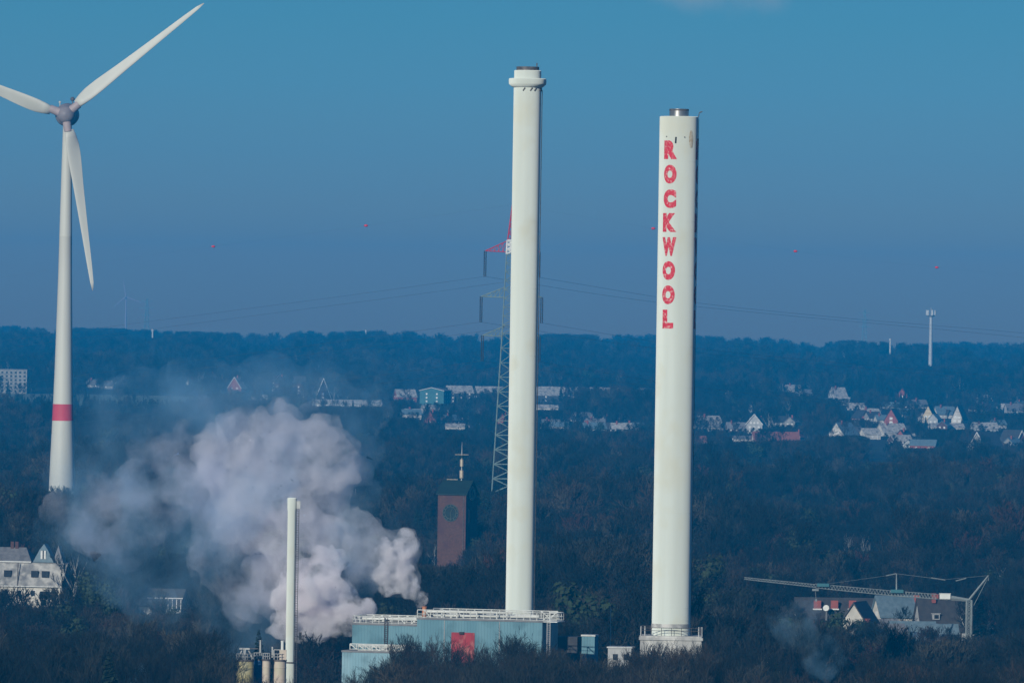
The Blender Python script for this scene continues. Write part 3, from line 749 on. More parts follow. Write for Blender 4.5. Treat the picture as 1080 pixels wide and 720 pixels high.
# ---- slim chimney
def slim_chimney():
    D = 1628.0; k = F / D
    b = at(305.2, 716, D); base = Vector((b.x, D, 0))
    T = Thing('slim_chimney', 'slim pale steel chimney with a ladder and a box at its top, beside the silos', 'chimney', base)
    def z(py): return at(307, py, D).z
    r = 4.5 / k
    sh = autosmooth(T.part('shaft', MB().lathe(base, [(r + .12, -.5), (r + .12, z(698)), (r, z(697.6)), (r, z(538)), (r + .08, z(537)), (r + .08, z(525.2)), (r - .1, z(524.6))], 36), M['white']))
    T.part('flange', MB().lathe(base, [(r + .2, z(699)), (r + .22, z(698.2)), (r + .15, z(697.5))], 36), M['darksteel'], sh)
    mb = MB(); lx = r + .1
    for dx in (-.0, .42): mb.bar(base + Vector((lx + dx, -.4, 2)), base + Vector((lx + dx, -.4, z(530))), .055, n=4)
    zz = 3.0
    while zz < z(531):
        mb.bar(base + Vector((lx, -.4, zz)), base + Vector((lx + .42, -.4, zz)), .04, n=4)
        if int(zz / .45) % 5 == 0: mb.bar(base + Vector((r - .1, -.4, zz)), base + Vector((lx + .5, -.4, zz)), .05, n=4)
        zz += .45
    T.part('ladder', mb, M['darksteel'])
    T.part('top_platform', MB().box(base + Vector((r + .42, -.2, z(532))), (.7, 1.0, 1.5)), M['galv'])
    T.part('sensor_box', MB().box(base + Vector((r + 1.15, -.3, z(670))), (.5, .5, 1.4)), M['black'])
    protect(296, 523, 316, 715, D)
slim_chimney()

# ---- silos beside it
def silo(label, x0, x1, py, D, m, pipes=(), rail=True, extra=None, sub=0.0):
    k = F / D; cx = (x0 + x1) / 2; c = at(cx, py, D); r = (x1 - x0) / 2 / k
    base = Vector((c.x, D, 0)); T = Thing('silo', label, 'silo', base)
    zt = c.z
    prof = [(r, -.5)]
    for f in (.3, .6, .8, .92): prof += [(r, zt * f - .1), (r + .05, zt * f - .06), (r + .05, zt * f + .06), (r, zt * f + .1)]
    prof += [(r, zt - .02), (r * .97, zt)]
    sh = autosmooth(T.part('shell', MB().lathe(base, prof, 40), m))
    T.part('rim', MB().lathe(base, [(r + .1, zt - .25), (r + .12, zt + .08), (r - .05, zt + .1)], 40, cap=False), M['darksteel'], sh)
    if rail:
        mb = MB(); n = 10
        P = [base + Vector((math.cos(2 * math.pi * j / n) * (r - .05), math.sin(2 * math.pi * j / n) * (r - .05), zt)) for j in range(n + 1)]
        for a, b in zip(P, P[1:]):
            for hh in (.6, 1.15): mb.bar(a + Vector((0, 0, hh)), b + Vector((0, 0, hh)), .05, n=4)
            mb.bar(a, a + Vector((0, 0, 1.2)), .05, n=4)
        T.part('railing', mb, M['galv'])
    for px, y0, y1, rr, mm in pipes:
        p0 = at(px, y0, D); p1 = at(px, y1, D)
        T.part('vent_pipe', MB().lathe(Vector((p0.x, D - .2, p0.z)), [(rr, 0), (rr, p1.z - p0.z), (rr * 1.15, p1.z - p0.z + .05), (rr * 1.15, p1.z - p0.z + .25)], 16), mm)
    if extra: extra(T, base, zt, r, D)
    protect(x0, py - 20, x1, py + 10, D)
def ytop(T, base, zt, r, D):
    mb = MB().box(base + Vector((-.1, -.3, zt + 1.1)), (.5, .5, 2.0)).box(base + Vector((-.1, -.3, zt + 2.1)), (1.9, .6, .3)).bar(base + Vector((-1.4, 0, zt)), base + Vector((-.6, 0, zt + 1.8)), .12).bar(base + Vector((.6, 0, zt + 1.9)), base + Vector((1.4, .2, zt + .3)), .14)
    T.part('filter_unit', mb, M['galv'])
    T.part('walkway', MB().box(base + Vector((1.2, 0, zt + 2.15)), (2.4, .8, .12)), M['darksteel'])
silo('yellowish silo at the left end of the silo row', 249, 267.8, 695.5, 1592, M['silo_yellow'], (), True, ytop)
silo('dark blue silo between the yellowish silo and the beige silo', 267.4, 277, 694.5, 1597, M['silo_blue'], ((274.6, 693, 676, .3, M['steel']),), True)
silo('narrow beige silo right of the dark blue one', 276.8, 285.2, 695, 1590, M['silo_beige'])
def btop(T, base, zt, r, D):
    T.part('filter_unit', MB().box(base + Vector((.6, -.2, zt + .95)), (1.3, 1.2, 1.9)), M['silo_beige'])
    T.part('hatch_frame', MB().bar(base + Vector((-1.1, -.4, zt)), base + Vector((-1.1, -.4, zt + 1.9)), .12).bar(base + Vector((-1.1, -.4, zt + 1.9)), base + Vector((.2, -.4, zt + 1.9)), .1).bar(base + Vector((.1, -.4, zt)), base + Vector((.1, -.4, zt + 1.9)), .1), M['galv'])
silo('pale yellow and beige silo right beside the slim chimney', 288, 302, 695.5, 1592, M['silo_beige'], ((297.8, 686, 676.5, .28, M['railwhite']), (287.2, 693, 683, .15, M['galv'])), True, btop)

# ---- small buildings of the plant
def sheds():
    D = 1665.0
    a = at(617, 669, D); k = F / D
    T = Thing('shed', 'small dark shed with a blue end wall between the factory and the lettered chimney', 'shed', Vector((a.x, D, 0)))
    T.part('wall', MB().box((a.x - 3.6, D + 2.5, at(600, 671, D).z / 2), (5.6, 5, at(600, 671, D).z), R(-14)), WALL['dark'])
    T.part('end_wall', MB().box((a.x + 1.0, D + .6, a.z / 2 - .2), (2.6, 3, a.z), R(-14)), M['bluemetal'])
    T.part('roof', MB().box((a.x + 1.0, D + .6, a.z - .1), (2.9, 3.3, .3), R(-14)), M['galv'])
    protect(612, 664, 630, 676, D, .75)
    D = 1638.0; a = at(655, 683, D)
    T = Thing('shed', 'small pale flat roofed building left of the lettered chimney base', 'shed', Vector((a.x, D, 0)))
    wl = T.part('wall', MB().box((a.x, D + 2, a.z / 2), (4.5, 4, a.z), R(-8)), WALL['grey'])
    T.part('roof', MB().box((a.x, D + 2, a.z + .12), (4.9, 4.4, .25), R(-8)), M['galv'])
    for i in range(2): T.part('window', MB().box((a.x - 1.1 + 2.1 * i, D - .06 - .25 + .28 * (1 - i), a.z - 1.7), (.9, .1, 1.1), R(-8)), M['glass'], wl)
    protect(640, 678, 668, 692, D, .45)
    D = 1690; a = at(646, 667, D)
    T = Thing('flag', 'small red flag on a pole beside the lettered chimney foot', 'flag', Vector((a.x, D, 0)))
    T.part('pole', MB().bar((a.x - .4, D, 0), (a.x - .4, D, at(646, 641, D).z), .07), M['galv'])
sheds()

# ---- church tower
def church():
    D = 2800.0; k = F / D; th = R(-24)
    fl = at(462, 520, D); base0 = Vector((fl.x, D, 0)); g = gz(fl.x, D)
    ex = Vector((math.cos(th), math.sin(th), 0)); ey = Vector((-math.sin(th), math.cos(th), 0))
    W = 29.7 / k / math.cos(th); L = 12 / k / -math.sin(th)
    ctr = base0 + ex * W / 2 + ey * L / 2; ctr.z = g
    T = Thing('church_tower', 'square brick clock tower with a green saddle roof and a tall finial', 'church tower', ctr)
    ze = fl.z; zr = at(480, 508, D).z
    def wp(a, b, z): return base0 + ex * a + ey * b + Vector((0, 0, z))
    # shaft with gables on the two short sides (ridge along ex)
    vs = [wp(0, 0, g - .5), wp(W, 0, g - .5), wp(W, L, g - .5), wp(0, L, g - .5), wp(0, 0, ze), wp(W, 0, ze), wp(W, L, ze), wp(0, L, ze), wp(0, L / 2, zr - .3), wp(W, L / 2, zr - .3)]
    T.part('shaft', MB().add(vs, [(3, 2, 1, 0), (0, 1, 5, 4), (2, 3, 7, 6), (1, 2, 6, 9, 5), (3, 0, 4, 8, 7), (4, 5, 9, 8), (6, 7, 8, 9)]), M['brick'])
    o_ = .5; rf = MB()
    for s_ in (0, 1):
        b0 = -o_ if s_ == 0 else L + o_; zz = ze - .45
        p = [wp(-o_, b0, zz), wp(W + o_, b0, zz), wp(W + o_, L / 2, zr + .25), wp(-o_, L / 2, zr + .25)]
        q = [v + Vector((0, 0, .35)) for v in p]
        rf.add(p + q, [(0, 1, 2, 3), (7, 6, 5, 4), (0, 4, 5, 1), (1, 5, 6, 2), (2, 6, 7, 3), (3, 7, 4, 0)])
    roof = T.part('roof', rf, M['copper'])
    mb = MB()
    for i in range(8): mb.ball(wp(W * .12 + i * .5, L / 2, zr + .75), .24, 6)
    T.part('ridge_ornament', mb, M['gold'], roof)
    # finial: pole, two pale drums, cross arm, tip
    fb = wp(W * .62, L / 2, zr + .2)
    def fz(py): return at(484, py, D).z - fb.z
    fin = T.part('finial', MB().bar(fb, fb + Vector((0, 0, fz(478))), .2, .12, n=8).bar(fb + Vector((0, 0, fz(478))), fb + Vector((0, 0, fz(466))), .16, .03, n=6), M['galv'])
    T.part('finial_drum', MB().lathe(fb, [(.3, fz(504.5)), (.68, fz(504)), (.68, fz(496)), (.3, fz(495.5))], 16), M['gold'], fin)
    T.part('finial_drum', MB().lathe(fb, [(.3, fz(492)), (.6, fz(491.6)), (.6, fz(484.6)), (.3, fz(484))], 16), M['gold'], fin)
    T.part('cross_arm', MB().bar(fb + Vector((-2.2, 0, fz(479.3))), fb + Vector((2.2, 0, fz(479.3))), .14), M['gold'], fin)
    T.part('finial_ball', MB().ball(fb + Vector((0, 0, fz(481.5))), .5), M['copper'], fin)
    # clocks: open metal ring, twelve marks, hands
    def clock(c, u, n, r, m, nm):
        ring = MB(); N = 28; off = n * .12
        for rr in (r, r * .72):
            P = [c + off + u * (rr * math.cos(2 * math.pi * i / N)) + Vector((0, 0, rr * math.sin(2 * math.pi * i / N))) for i in range(N + 1)]
            ring.path(P, .11, 4)
        for i in range(12):
            a = 2 * math.pi * i / 12; e = u * math.cos(a) + Vector((0, 0, math.sin(a)))
            ring.bar(c + off + e * r * .72, c + off + e * r, .17, n=4)
        d = T.part('clock_face', MB().bar(c + n * .01, c + n * .05, r * 1.05, n=32), M['copper'])
        T.part('clock_ring', ring, m, d)
        T.part('clock_hand', MB().bar(c + n * .16, c + n * .16 + Vector((0, 0, -r * .85)) + u * r * .1, .16, .1, n=4), m, d)
        T.part('clock_hand', MB().bar(c + n * .18, c + n * .18 + Vector((0, 0, r * .5)) + u * r * .25, .18, .12, n=4), m, d)
    clock(wp(W * .46, 0, at(475.5, 540.5, D).z), ex, -ey, 2.75, M['clockrim'], 'clock')
    clock(wp(W, L / 2, at(499, 520, D).z), ey, ex, 2.3, M['gold'], 'clock')
    for i in range(3):
        zc = at(498, 544, D).z
        T.part('louvre', MB().box(wp(W + .05, L * (.3 + .2 * i), zc), (.12, .7, 4.6), th), M['black'])
    T.part('drainpipe', MB().bar(wp(W - .8, -.1, ze - .5), wp(W - .8, -.1, g), .14, n=5), M['darksteel'])
    protect(461, 500, 474, 596, D); protect(474, 500, 486, 578, D); protect(486, 500, 504, 560, D)
church()

# ---- lattice pylon, its conductors, earth wire and marker balls
def lattice(mb, sect, r, brace):
    """sect: list of (centre, half width x, half width y) going up; four legs with crossed bracing."""
    sg = ((-1, -1), (1, -1), (1, 1), (-1, 1))
    C4 = [[c + Vector((sx * hx, sy * hy, 0)) for sx, sy in sg] for c, hx, hy in sect]
    for A, B in zip(C4, C4[1:]):
        for i in range(4):
            mb.bar(A[i], B[i], r, n=4)
            j = (i + 1) % 4
            mb.bar(A[i], B[j], brace, n=4); mb.bar(A[j], B[i], brace, n=4); mb.bar(B[i], B[j], brace, n=4)
PD = 3500.0
def pylon():
    k = F / PD; b = at(535.5, 520, PD); bx = b.x + .3; g = gz(bx, PD)
    base = Vector((bx, PD, g))
    T = Thing('lattice_pylon', 'tall lattice pylon with a red and white top, half hidden behind the plain chimney', 'pylon', base)
    def z(py): return at(538, py, PD).z
    def c(py): return Vector((bx, PD, z(py)))
    def sec(p0, p1, w0, w1, n, f=1.0):
        out = []
        for i in range(n + 1):
            u = i / n; u = u ** f; py = p0 + (p1 - p0) * u; ww = (w0 + (w1 - w0) * u) / k; out.append((c(py), ww, ww))
        return out
    mb = MB(); lattice(mb, [(Vector((bx, PD, g - .5)), 21 / k, 21 / k)] + sec(520, 352, 17.6, 9.3, 11), .26, .13)
    lattice(mb, sec(352, 268, 9.3, 6.0, 9), .22, .12)
    T.part('body', mb, M['pylon'])
    mb = MB(); lattice(mb, sec(268, 253.5, 5.9, 5.2, 3), .42, .36); T.part('body_top', mb, M['pylon_white'], label='white painted section of the pylon')
    mb = MB(); lattice(mb, sec(253.5, 216, 5.0, .6, 5), .28, .15); T.part('peak', mb, M['pylon_red'], label='red painted peak of the pylon')
    tips = []
    for py, ln, hh, m in ((265, 28.5, 11, M['pylon_red']), (313, 32.0, 10, M['pylon']), (354, 30.0, 10, M['pylon'])):
        for sx in (-1, 1):
            mb = MB(); hw = (5.5 if py < 300 else 8) / k; tip = c(py) + Vector((sx * ln / k, 0, 0)); ii = 5
            top = [c(py - hh) + Vector((sx * hw * .9, s_ * hw * .6, 0)) for s_ in (-1, 1)]; bot = [c(py + .8) + Vector((sx * hw, s_ * hw * .6, 0)) for s_ in (-1, 1)]
            for q in top + bot: mb.bar(q, tip, .2, n=4)
            for i in range(1, ii):
                u = i / ii; u2 = (i - 1) / ii
                for t_, b_ in zip(top, bot): mb.bar(t_.lerp(tip, u), b_.lerp(tip, u), .11, n=4); mb.bar(t_.lerp(tip, u2), b_.lerp(tip, u), .11, n=4)
                mb.bar(bot[0].lerp(tip, u2), bot[1].lerp(tip, u), .11, n=4)
            arm = T.part('crossarm', mb, m)
            L = 27 / k; ins = MB(); N = 14
            for d_ in (-.35, .35): ins.lathe(tip + Vector((d_, 0, -L)), [(.12 if i % 2 else .30, L * i / (2 * N)) for i in range(2 * N + 1)], 8)
            T.part('insulator', ins, M['insul'], arm)
            tips.append(tip + Vector((0, 0, -L)))
    protect(500, 216, 556, 516, PD)
    return tips, c(216)
TIPS, PEAK = pylon()
def through(pts):   # pixel points + distances -> dense 3D polyline by smooth interpolation
    pts = sorted(pts); pxs = np.array([p[0] for p in pts], float); pys = np.array([p[1] for p in pts], float); ds = np.array([p[2] for p in pts], float)
    dv = np.gradient(pys, pxs)
    out = []
    for i in range(len(pts) - 1):
        h = pxs[i + 1] - pxs[i]; n = max(3, int(h / 40))
        for j in range(n + (1 if i == len(pts) - 2 else 0)):
            u = j / n; h00 = 2 * u**3 - 3 * u**2 + 1; h10 = u**3 - 2 * u**2 + u; h01 = -2 * u**3 + 3 * u**2; h11 = u**3 - u**2
            y = h00 * pys[i] + h10 * h * dv[i] + h01 * pys[i + 1] + h11 * h * dv[i + 1]
            out.append(at(pxs[i] + u * h, y, ds[i] + (ds[i + 1] - ds[i]) * u))
    return out
def wires():
    def proj(p): return project(p.x, p.y, p.z)
    def half(tip, px, pts):
        x, y = proj(tip); return [(x, y, PD)] + pts
    DL, DR = 4700.0, 4300.0
    specs = []
    for i, tip in enumerate(TIPS):
        row = i // 2; x, y = proj(tip); lift = y - 292
        s2 = 1.5 if i % 2 else 0.0
        L = [(x - 150, y + 20.7, PD + 330), (x - 290, y + 39, PD + 640), (x - 570, y + 75.5, DL)]
        Rr = [(x + 172, y + 26 + s2, PD + 240), (x + 292, y + 38.5 + s2, PD + 420), (x + 515, y + 59, PD + 700), (x + 700, y + 78, DR + 100)]
        pl = through(sorted(L + [(x, y, PD)])); pr = through(sorted([(x, y, PD)] + Rr))
        mb = MB(); mb.path(pl, .04, 4); mb.path(pr[0:], .045, 4)
        T = Thing('power_line', ['thin conductor hung from the red top crossarm of the pylon', 'thin conductor hung from the middle crossarm of the pylon', 'thin conductor hung from the lowest crossarm of the pylon'][row], 'power line', tip, 'conductors strung from the lattice pylon')
        T.part('conductor', mb, M['wire'])
    x, y = proj(PEAK)
    pl = through([(-60, 302, DL), (70, 282, 4400), (225, 260, 4080), (386, 238, 3790), (x, y, PD)])
    pr = through([(x, y, PD), (689, 241, 3700), (839, 265, 3900), (988, 282, 4080), (1150, 298, 4300)])
    T = Thing('earth_wire', 'hair thin earth wire from the tip of the pylon carrying red marker balls', 'power line', PEAK)
    T.part('cable', MB().path(pl, .012, 4).path(pr, .012, 4), M['wire'])
    for px, py, D, lab in ((225, 260, 4080, 'red marker ball high in the sky nearest the big wind turbine'), (386, 238, 3790, 'red marker ball in the sky left of the pylon'),
                      (689, 241, 3700, 'red marker ball just left of the lettered chimney'), (839, 265, 3900, 'red marker ball in the sky right of the lettered chimney'),
                      (988, 282, 4080, 'red marker ball above the telecom tower')):
        p = at(px, py, D); mb = MB().ball(p, .62, 12, (1.5, 1, .9))
        o = link_mesh('marker_ball', [(v[0] - p.x, v[1] - p.y, v[2] - p.z) for v in mb.v], mb.f, M['ball'], smooth=True); o.location = p
        props(o, lab, 'marker ball', 'red marker balls on the earth wire')
wires()
def far_pylon(px, py0, D, hw, label):
    top = at(px, py0, D); g = gz(top.x, D); T = Thing('lattice_pylon', label, 'pylon', Vector((top.x, D, g)))
    H = top.z - g; mb = MB()
    lattice(mb, [(Vector((top.x, D, g + H * f)), hw * (1 - .85 * f), hw * (1 - .85 * f)) for f in (0, .2, .4, .6, .8, 1)], .5, .3)
    T.part('body', mb, M['pylon'])
    for f, l in ((.66, 9), (.8, 11), (.93, 8)):
        T.part('crossarm', MB().bar((top.x - l, D, g + H * f), (top.x + l, D, g + H * f), .45), M['pylon'])
far_pylon(155, 314, 12500, 5, 'faint lattice pylon on the horizon right of the big wind turbine')
far_pylon(912, 326, 12500, 5, 'faint lattice pylon on the horizon left of the telecom tower')

# ---- telecom tower and poles on the skyline
def telecom():
    D = 8600.0; k = F / D; p = at(982, 333, D); g = gz(p.x, D); base = Vector((p.x, D, g))
    T = Thing('telecom_tower', 'pale slender telecom tower with antennas at its head above the far wood', 'telecom tower', base)
    autosmooth(T.part('mast', MB().lathe(base, [(2.1, -.5), (1.7, p.z - g)], 20), M['galv']))
    pl = T.part('platform', MB().lathe(base, [(2.5, p.z - g - .8), (3.6, p.z - g - .5), (3.6, p.z - g + .2)], 20), M['darksteel'])
    for k_ in range(7):
        a = 2 * math.pi * k_ / 7 + .4; q = base + Vector((math.cos(a) * 4.6, math.sin(a) * 4.6, p.z - g + .6))
        T.part('antenna', MB().box(q + Vector((0, 0, 2.6)), (1.3, 1.3, 5.0), a).bar(base + Vector((0, 0, p.z - g)), q, .2), M['railwhite'] if k_ % 3 else M['galv'])
    T.part('spike', MB().bar(base + Vector((0, 0, p.z - g)), base + Vector((0, 0, p.z - g + 8)), .3), M['galv'])
    protect(975, 325, 990, 384, D)
telecom()
def pole(px, py0, D, r, label, name='mast', protect_to=None):
    p = at(px, py0, D); g = gz(p.x, D); T = Thing(name, label, 'mast', Vector((p.x, D, g)))
    T.part('shaft', MB().lathe(Vector((p.x, D, g)), [(r, -.5), (r * .8, p.z - g)], 12), M['white_smooth'])
    T.part('cap', MB().lathe(Vector((p.x, D, p.z)), [(r * 1.5, -2.5), (r * 1.5, 0), (.1, .4)], 12), M['galv'])
    if protect_to: protect(px - 3, py0, px + 3, protect_to, D)
pole(939, 357, 9300, 1.0, 'short white mast among the skyline trees left of the telecom tower', protect_to=372)
pole(161, 347, 9800, 1.0, 'short white mast among the skyline trees right of the big wind turbine', protect_to=356)
pole(386, 348, 9900, .8, 'slim grey mast on the skyline above the smoke')
pole(926, 458, 5600, .25, 'thin pale pole in front of the village', protect_to=486)

# ---- houses
def house(label, px, py, wpx, hpx, length, yaw, wall, roof, eave=0.45, wins=2, chimney=1, D=None, name='house', keepf=0.15, trim=False, dormer=0, base_off=0.0, cover=0.25, over=0.5, sidewin=3):
    if D is None:
        g = ground_at(px, py); D = g.y
    else: g = at(px, py, D)
    g = Vector((g.x, D, gz(g.x, D))); k = F / D
    wd = wpx / k; H = max(hpx / k, 3.0); EXCL.append((g.x, D, max(wd, length) / 2 + 1.0))
    if base_off: pass
    he = H * eave; T = Thing(name, label, 'house', g, 'houses among the trees', R(yaw), local=True)
    hw, hl = wd / 2, length / 2
    vs = [(-hw, -hl, -1.5), (hw, -hl, -1.5), (hw, hl, -1.5), (-hw, hl, -1.5), (-hw, -hl, he), (hw, -hl, he), (hw, hl, he), (-hw, hl, he), (0, -hl, H - .1), (0, hl, H - .1)]
    wo_ = T.part('wall', MB().add(vs, [(3, 2, 1, 0), (0, 1, 5, 8, 4), (1, 2, 6, 5), (2, 3, 7, 9, 6), (3, 0, 4, 7), (4, 8, 9, 7), (5, 6, 9, 8)]), WALL[wall])
    rf = MB(); sl = (H - he) / hw; oh = over; th = .28
    for s_ in (-1, 1):
        xa = s_ * (hw + oh); za = he - sl * oh
        p = [Vector((xa, -hl - oh, za + .05)), Vector((xa, hl + oh, za + .05)), Vector((0, hl + oh, H + .05)), Vector((0, -hl - oh, H + .05))]
        q = [v + Vector((0, 0, th * math.sqrt(1 + sl * sl))) for v in p]
        fs = [(3, 2, 1, 0), (4, 5, 6, 7), (0, 1, 5, 4), (1, 2, 6, 5), (2, 3, 7, 6), (3, 0, 4, 7)]
        rf.add(p + q, fs if s_ > 0 else [tuple(reversed(f)) for f in fs])
    ro = T.part('roof', rf, ROOF[roof])
    if trim:
        mb = MB()
        for s_ in (-1, 1):
            for yy in (-hl - oh - .06,): mb.bar((s_ * (hw + oh), yy, he - sl * oh + .1), (0, yy, H + .15), .3, n=4)
        T.part('barge_board', mb, M['frame'], ro)
    for i in range(chimney):
        yy = (-.25 + .5 * i) * length; T.part('chimney', MB().box((hw * .25, yy, H + .4), (.9, .9, 2.4)).box((hw * .25, yy, H + 1.65), (1.1, 1.1, .15)), WALL['redwall'] if i == 0 else M['concrete'], ro)
    rng = random.Random(int(px * 7 + py))
    def win(c, sx, sy, axis):
        if axis == 'y':
            f = T.part('window', MB().box((c[0], c[1], c[2]), (sx, .1, sy)), M['frame'], wo_ if False else T.o)
            T.part('pane', MB().box((c[0], c[1] - math.copysign(-.06, c[1]), c[2]), (sx - .24, .06, sy - .24)), M['glass'], f)
        else:
            f = T.part('window', MB().box((c[0], c[1], c[2]), (.1, sx, sy)), M['frame'], T.o)
            T.part('pane', MB().box((c[0] - math.copysign(-.06, c[0]), c[1], c[2]), (.06, sx - .24, sy - .24)), M['glass'], f)
    storeys = max(1, int((he + (H - he) * .45) / 2.9))
    for st in range(storeys):
        zz = 1.5 + 2.8 * st
        half = hw if zz + .8 < he else hw * (H - zz - .9) / (H - he)
        if half < .9: continue
        n = wins if half > 2.4 else 1
        for i in range(n):
            xx = (-.5 + (i + .5) / n) * 2 * half * .85
            win((xx, -hl - .03, zz), min(2.3 if eave < .26 else 1.3, half * .8), 1.8 if eave < .26 else 1.35, 'y')
        if zz + .8 < he:
            for i in range(sidewin):
                for s_ in (-1, 1): win((s_ * (hw + .03), (-.5 + (i + .5) / sidewin) * length, zz), 1.2, 1.35, 'x')
    for i in range(dormer):
        yy = (-.5 + (i + .5) / dormer) * length; s_ = 1 if math.sin(R(yaw)) < 0 else -1
        zd = he + (H - he) * .42; xd = s_ * hw * .62
        d = T.part('dormer', MB().box((xd, yy, zd), (hw * .55, 1.8, 1.5)).box((xd, yy, zd + .82), (hw * .65, 2.2, .14)), WALL[wall], ro)
        T.part('dormer_window', MB().box((xd + s_ * (hw * .275 + .04), yy, zd), (.08, 1.2, 1.0)), M['glass'], d)
    # area to keep visible
    cs = []
    ca, sa = math.cos(R(yaw)), math.sin(R(yaw))
    for xx, yy in ((-hw, -hl), (hw, -hl), (hw, hl), (-hw, hl)):
        for zz in (he * .3, he): cs.append(project(g.x + xx * ca - yy * sa, g.y + xx * sa + yy * ca, g.z + zz))
    for yy in (-hl, hl): cs.append(project(g.x - yy * sa, g.y + yy * ca, g.z + H))
    x0, x1 = min(c[0] for c in cs), max(c[0] for c in cs); y0 = min(c[1] for c in cs); y1 = max(c[1] for c in cs)
    protect(x0, y0, x1, y1 - (y1 - y0) * cover, D - hl, keepf * 1.1)
    return T

# right hand village
house('steep cream gabled house, left of the two pointed gables below the telecom tower', 980.5, 445.5, 16.5, 17.5, 14, -14, 'cream', 'dark', .12, 2, 0, keepf=.1, over=.3, cover=.05)
house('steep white gabled house, right of the two pointed gables below the telecom tower', 1012, 446, 12.5, 17.5, 14, -18, 'white', 'dark', .2, 2, 0, keepf=.1, over=.3, cover=.05)
house('large steep white gabled house with a dark roof near the right edge', 1040, 475, 24, 19, 20, -38, 'dim', 'dark', .1, 2, 0, keepf=.15, over=.4, cover=.1, trim=True)
house('dark roofed house with a pale gable edge at the right edge of the village', 1068, 469, 20, 15, 14, 50, 'redwall', 'dark', .1, 1, 0, keepf=.1, over=.4, trim=True)
house('pale grey gabled house at the left end of the village beside the dark tree', 889.5, 463, 19, 17, 17, -36, 'white', 'blue', .3, 2, 1, keepf=.08)
house('red gabled house in the middle of the village', 942.5, 447.5, 15, 16, 13, -20, 'redwall', 'dark', .25, 1, 0, keepf=.05, cover=.1)
house('small dull red gabled house left of the middle of the village', 908.5, 444, 13, 11, 15, 24, 'redwall', 'dark', .3, 1, 1, keepf=.1)
house('red gabled house highest up the village slope', 953, 420, 11, 11, 11, -14, 'redwall', 'dark', .3, 1, 0, keepf=.1)
house('low red gabled house with one white window in front of the village', 953.5, 467, 15, 13, 13, -26, 'redwall', 'dark', .3, 1, 1, keepf=.1)
house('low red brick house with white windows in front of the village', 974, 475, 15, 11, 16, 78, 'redwall', 'blue', .5, 2, 0, keepf=.1, sidewin=2)
house('house with a pale roof behind the village middle', 917, 441, 14, 10, 14, -70, 'grey', 'pale', .35, 2, 1, keepf=.1)
house('house whose pale roof shows above the left of the village', 883.5, 422, 14, 13, 13, -60, 'grey', 'pale', .25, 1, 1, keepf=.1)
house('white walled house between the pale gable and the red gable', 917.5, 463, 12, 11, 12, -64, 'white', 'pale', .5, 2, 0, keepf=.1)
house('house with a bright pale roof below the red village gable', 940, 460, 17, 13, 18, -62, 'white', 'pale', .3, 2, 1, keepf=.1)
house('long low pale roofed building below the two pointed gables', 998, 452.5, 13, 6, 24, -76, 'white', 'pale', .35, 2, 0, keepf=.05, sidewin=4)
house('pale roofed building above the large white gable at right', 1038, 455, 12, 9, 18, -72, 'grey', 'pale', .4, 2, 1, keepf=.2)
house('house with a blue grey roof behind the pointed gables', 996, 441, 15, 12, 15, -70, 'white', 'blue', .35, 2, 1, keepf=.2)
house('house with a grey roof far up the right edge of the slope', 1070, 437, 14, 11, 15, -74, 'grey', 'grey', .4, 2, 1, keepf=.25)
house('small white house between the village trees at far right', 1052, 452, 10, 9, 11, -60, 'white', 'blue', .5, 2, 1, keepf=.2)
house('small white house left of the red village gable', 930, 447, 10, 9, 10, -70, 'white', 'blue', .5, 2, 1, keepf=.15)
house('small grey roofed house up the slope behind the village', 969, 432, 12, 10, 12, -66, 'grey', 'grey', .4, 1, 1, keepf=.25)
house('small house with a pale roof high on the slope left of the village', 836, 414, 13, 8, 13, -70, 'grey', 'pale', .4, 1, 1, keepf=.15)
house('small white walled house at the head of the slope path', 850, 418, 9, 7, 10, -62, 'white', 'grey', .4, 1, 0, keepf=.2)
house('house with a pale pointed gable right of the lettered chimney', 796.5, 457, 17, 20, 13, -8, 'grey', 'grey', .5, 3, 0, keepf=0, trim=True)
house('long red roofed house right of the lettered chimney', 818, 467, 13, 11, 30, -80, 'white', 'red', .2, 2, 0, keepf=.35, sidewin=5, over=.4)
house('small white gabled house at the end of the long red roof', 842.5, 466.5, 8, 11, 8, -20, 'white', 'red', .5, 1, 1, keepf=0)
house('house with a pale roof just right of the lettered chimney', 747, 455, 17, 16, 17, -58, 'white', 'pale', .35, 2, 1, keepf=.25)
house('red roofed house touching the right edge of the lettered chimney', 735, 468, 11, 8, 12, -75, 'grey', 'red', .3, 1, 0, keepf=.1)
house('low white walled house below the pale gable', 783, 466, 8, 6, 13, -75, 'white', 'grey', .6, 2, 0, keepf=.1)
# middle distance, left and centre
house('red gabled house with a pale roof edge above the smoke', 250, 415, 15, 17, 12, -20, 'redwall', 'pale', .35, 2, 1, keepf=0, trim=True, cover=.15)
house('steep house with one long white roof edge above the smoke', 334, 421, 22, 22, 14, 46, 'brick', 'dark', .08, 1, 0, keepf=.1, trim=True, cover=.05)
house('long brown brick building above the smoke', 305, 421, 14, 24, 26, -78, 'brick', 'dark', .72, 3, 1, keepf=.9, sidewin=6, cover=.1)
house('low pale roofed hall above the smoke', 366, 430, 16, 8, 52, -84, 'grey', 'pale', .5, 2, 0, keepf=.05, sidewin=8)
house('small white roofed shed left of the brown brick building', 274, 423, 8, 6, 12, -76, 'white', 'pale', .5, 1, 0, keepf=.05)
house('pale roofed house left of the teal hall', 427, 424, 14, 13, 16, -70, 'redwall', 'pale', .45, 2, 0, keepf=.05)
house('teal clad hall with pale corner frames beside the pylon', 459, 429, 26, 20, 26, -12, 'teal', 'grey', .85, 2, 0, keepf=0, trim=True, cover=.05)
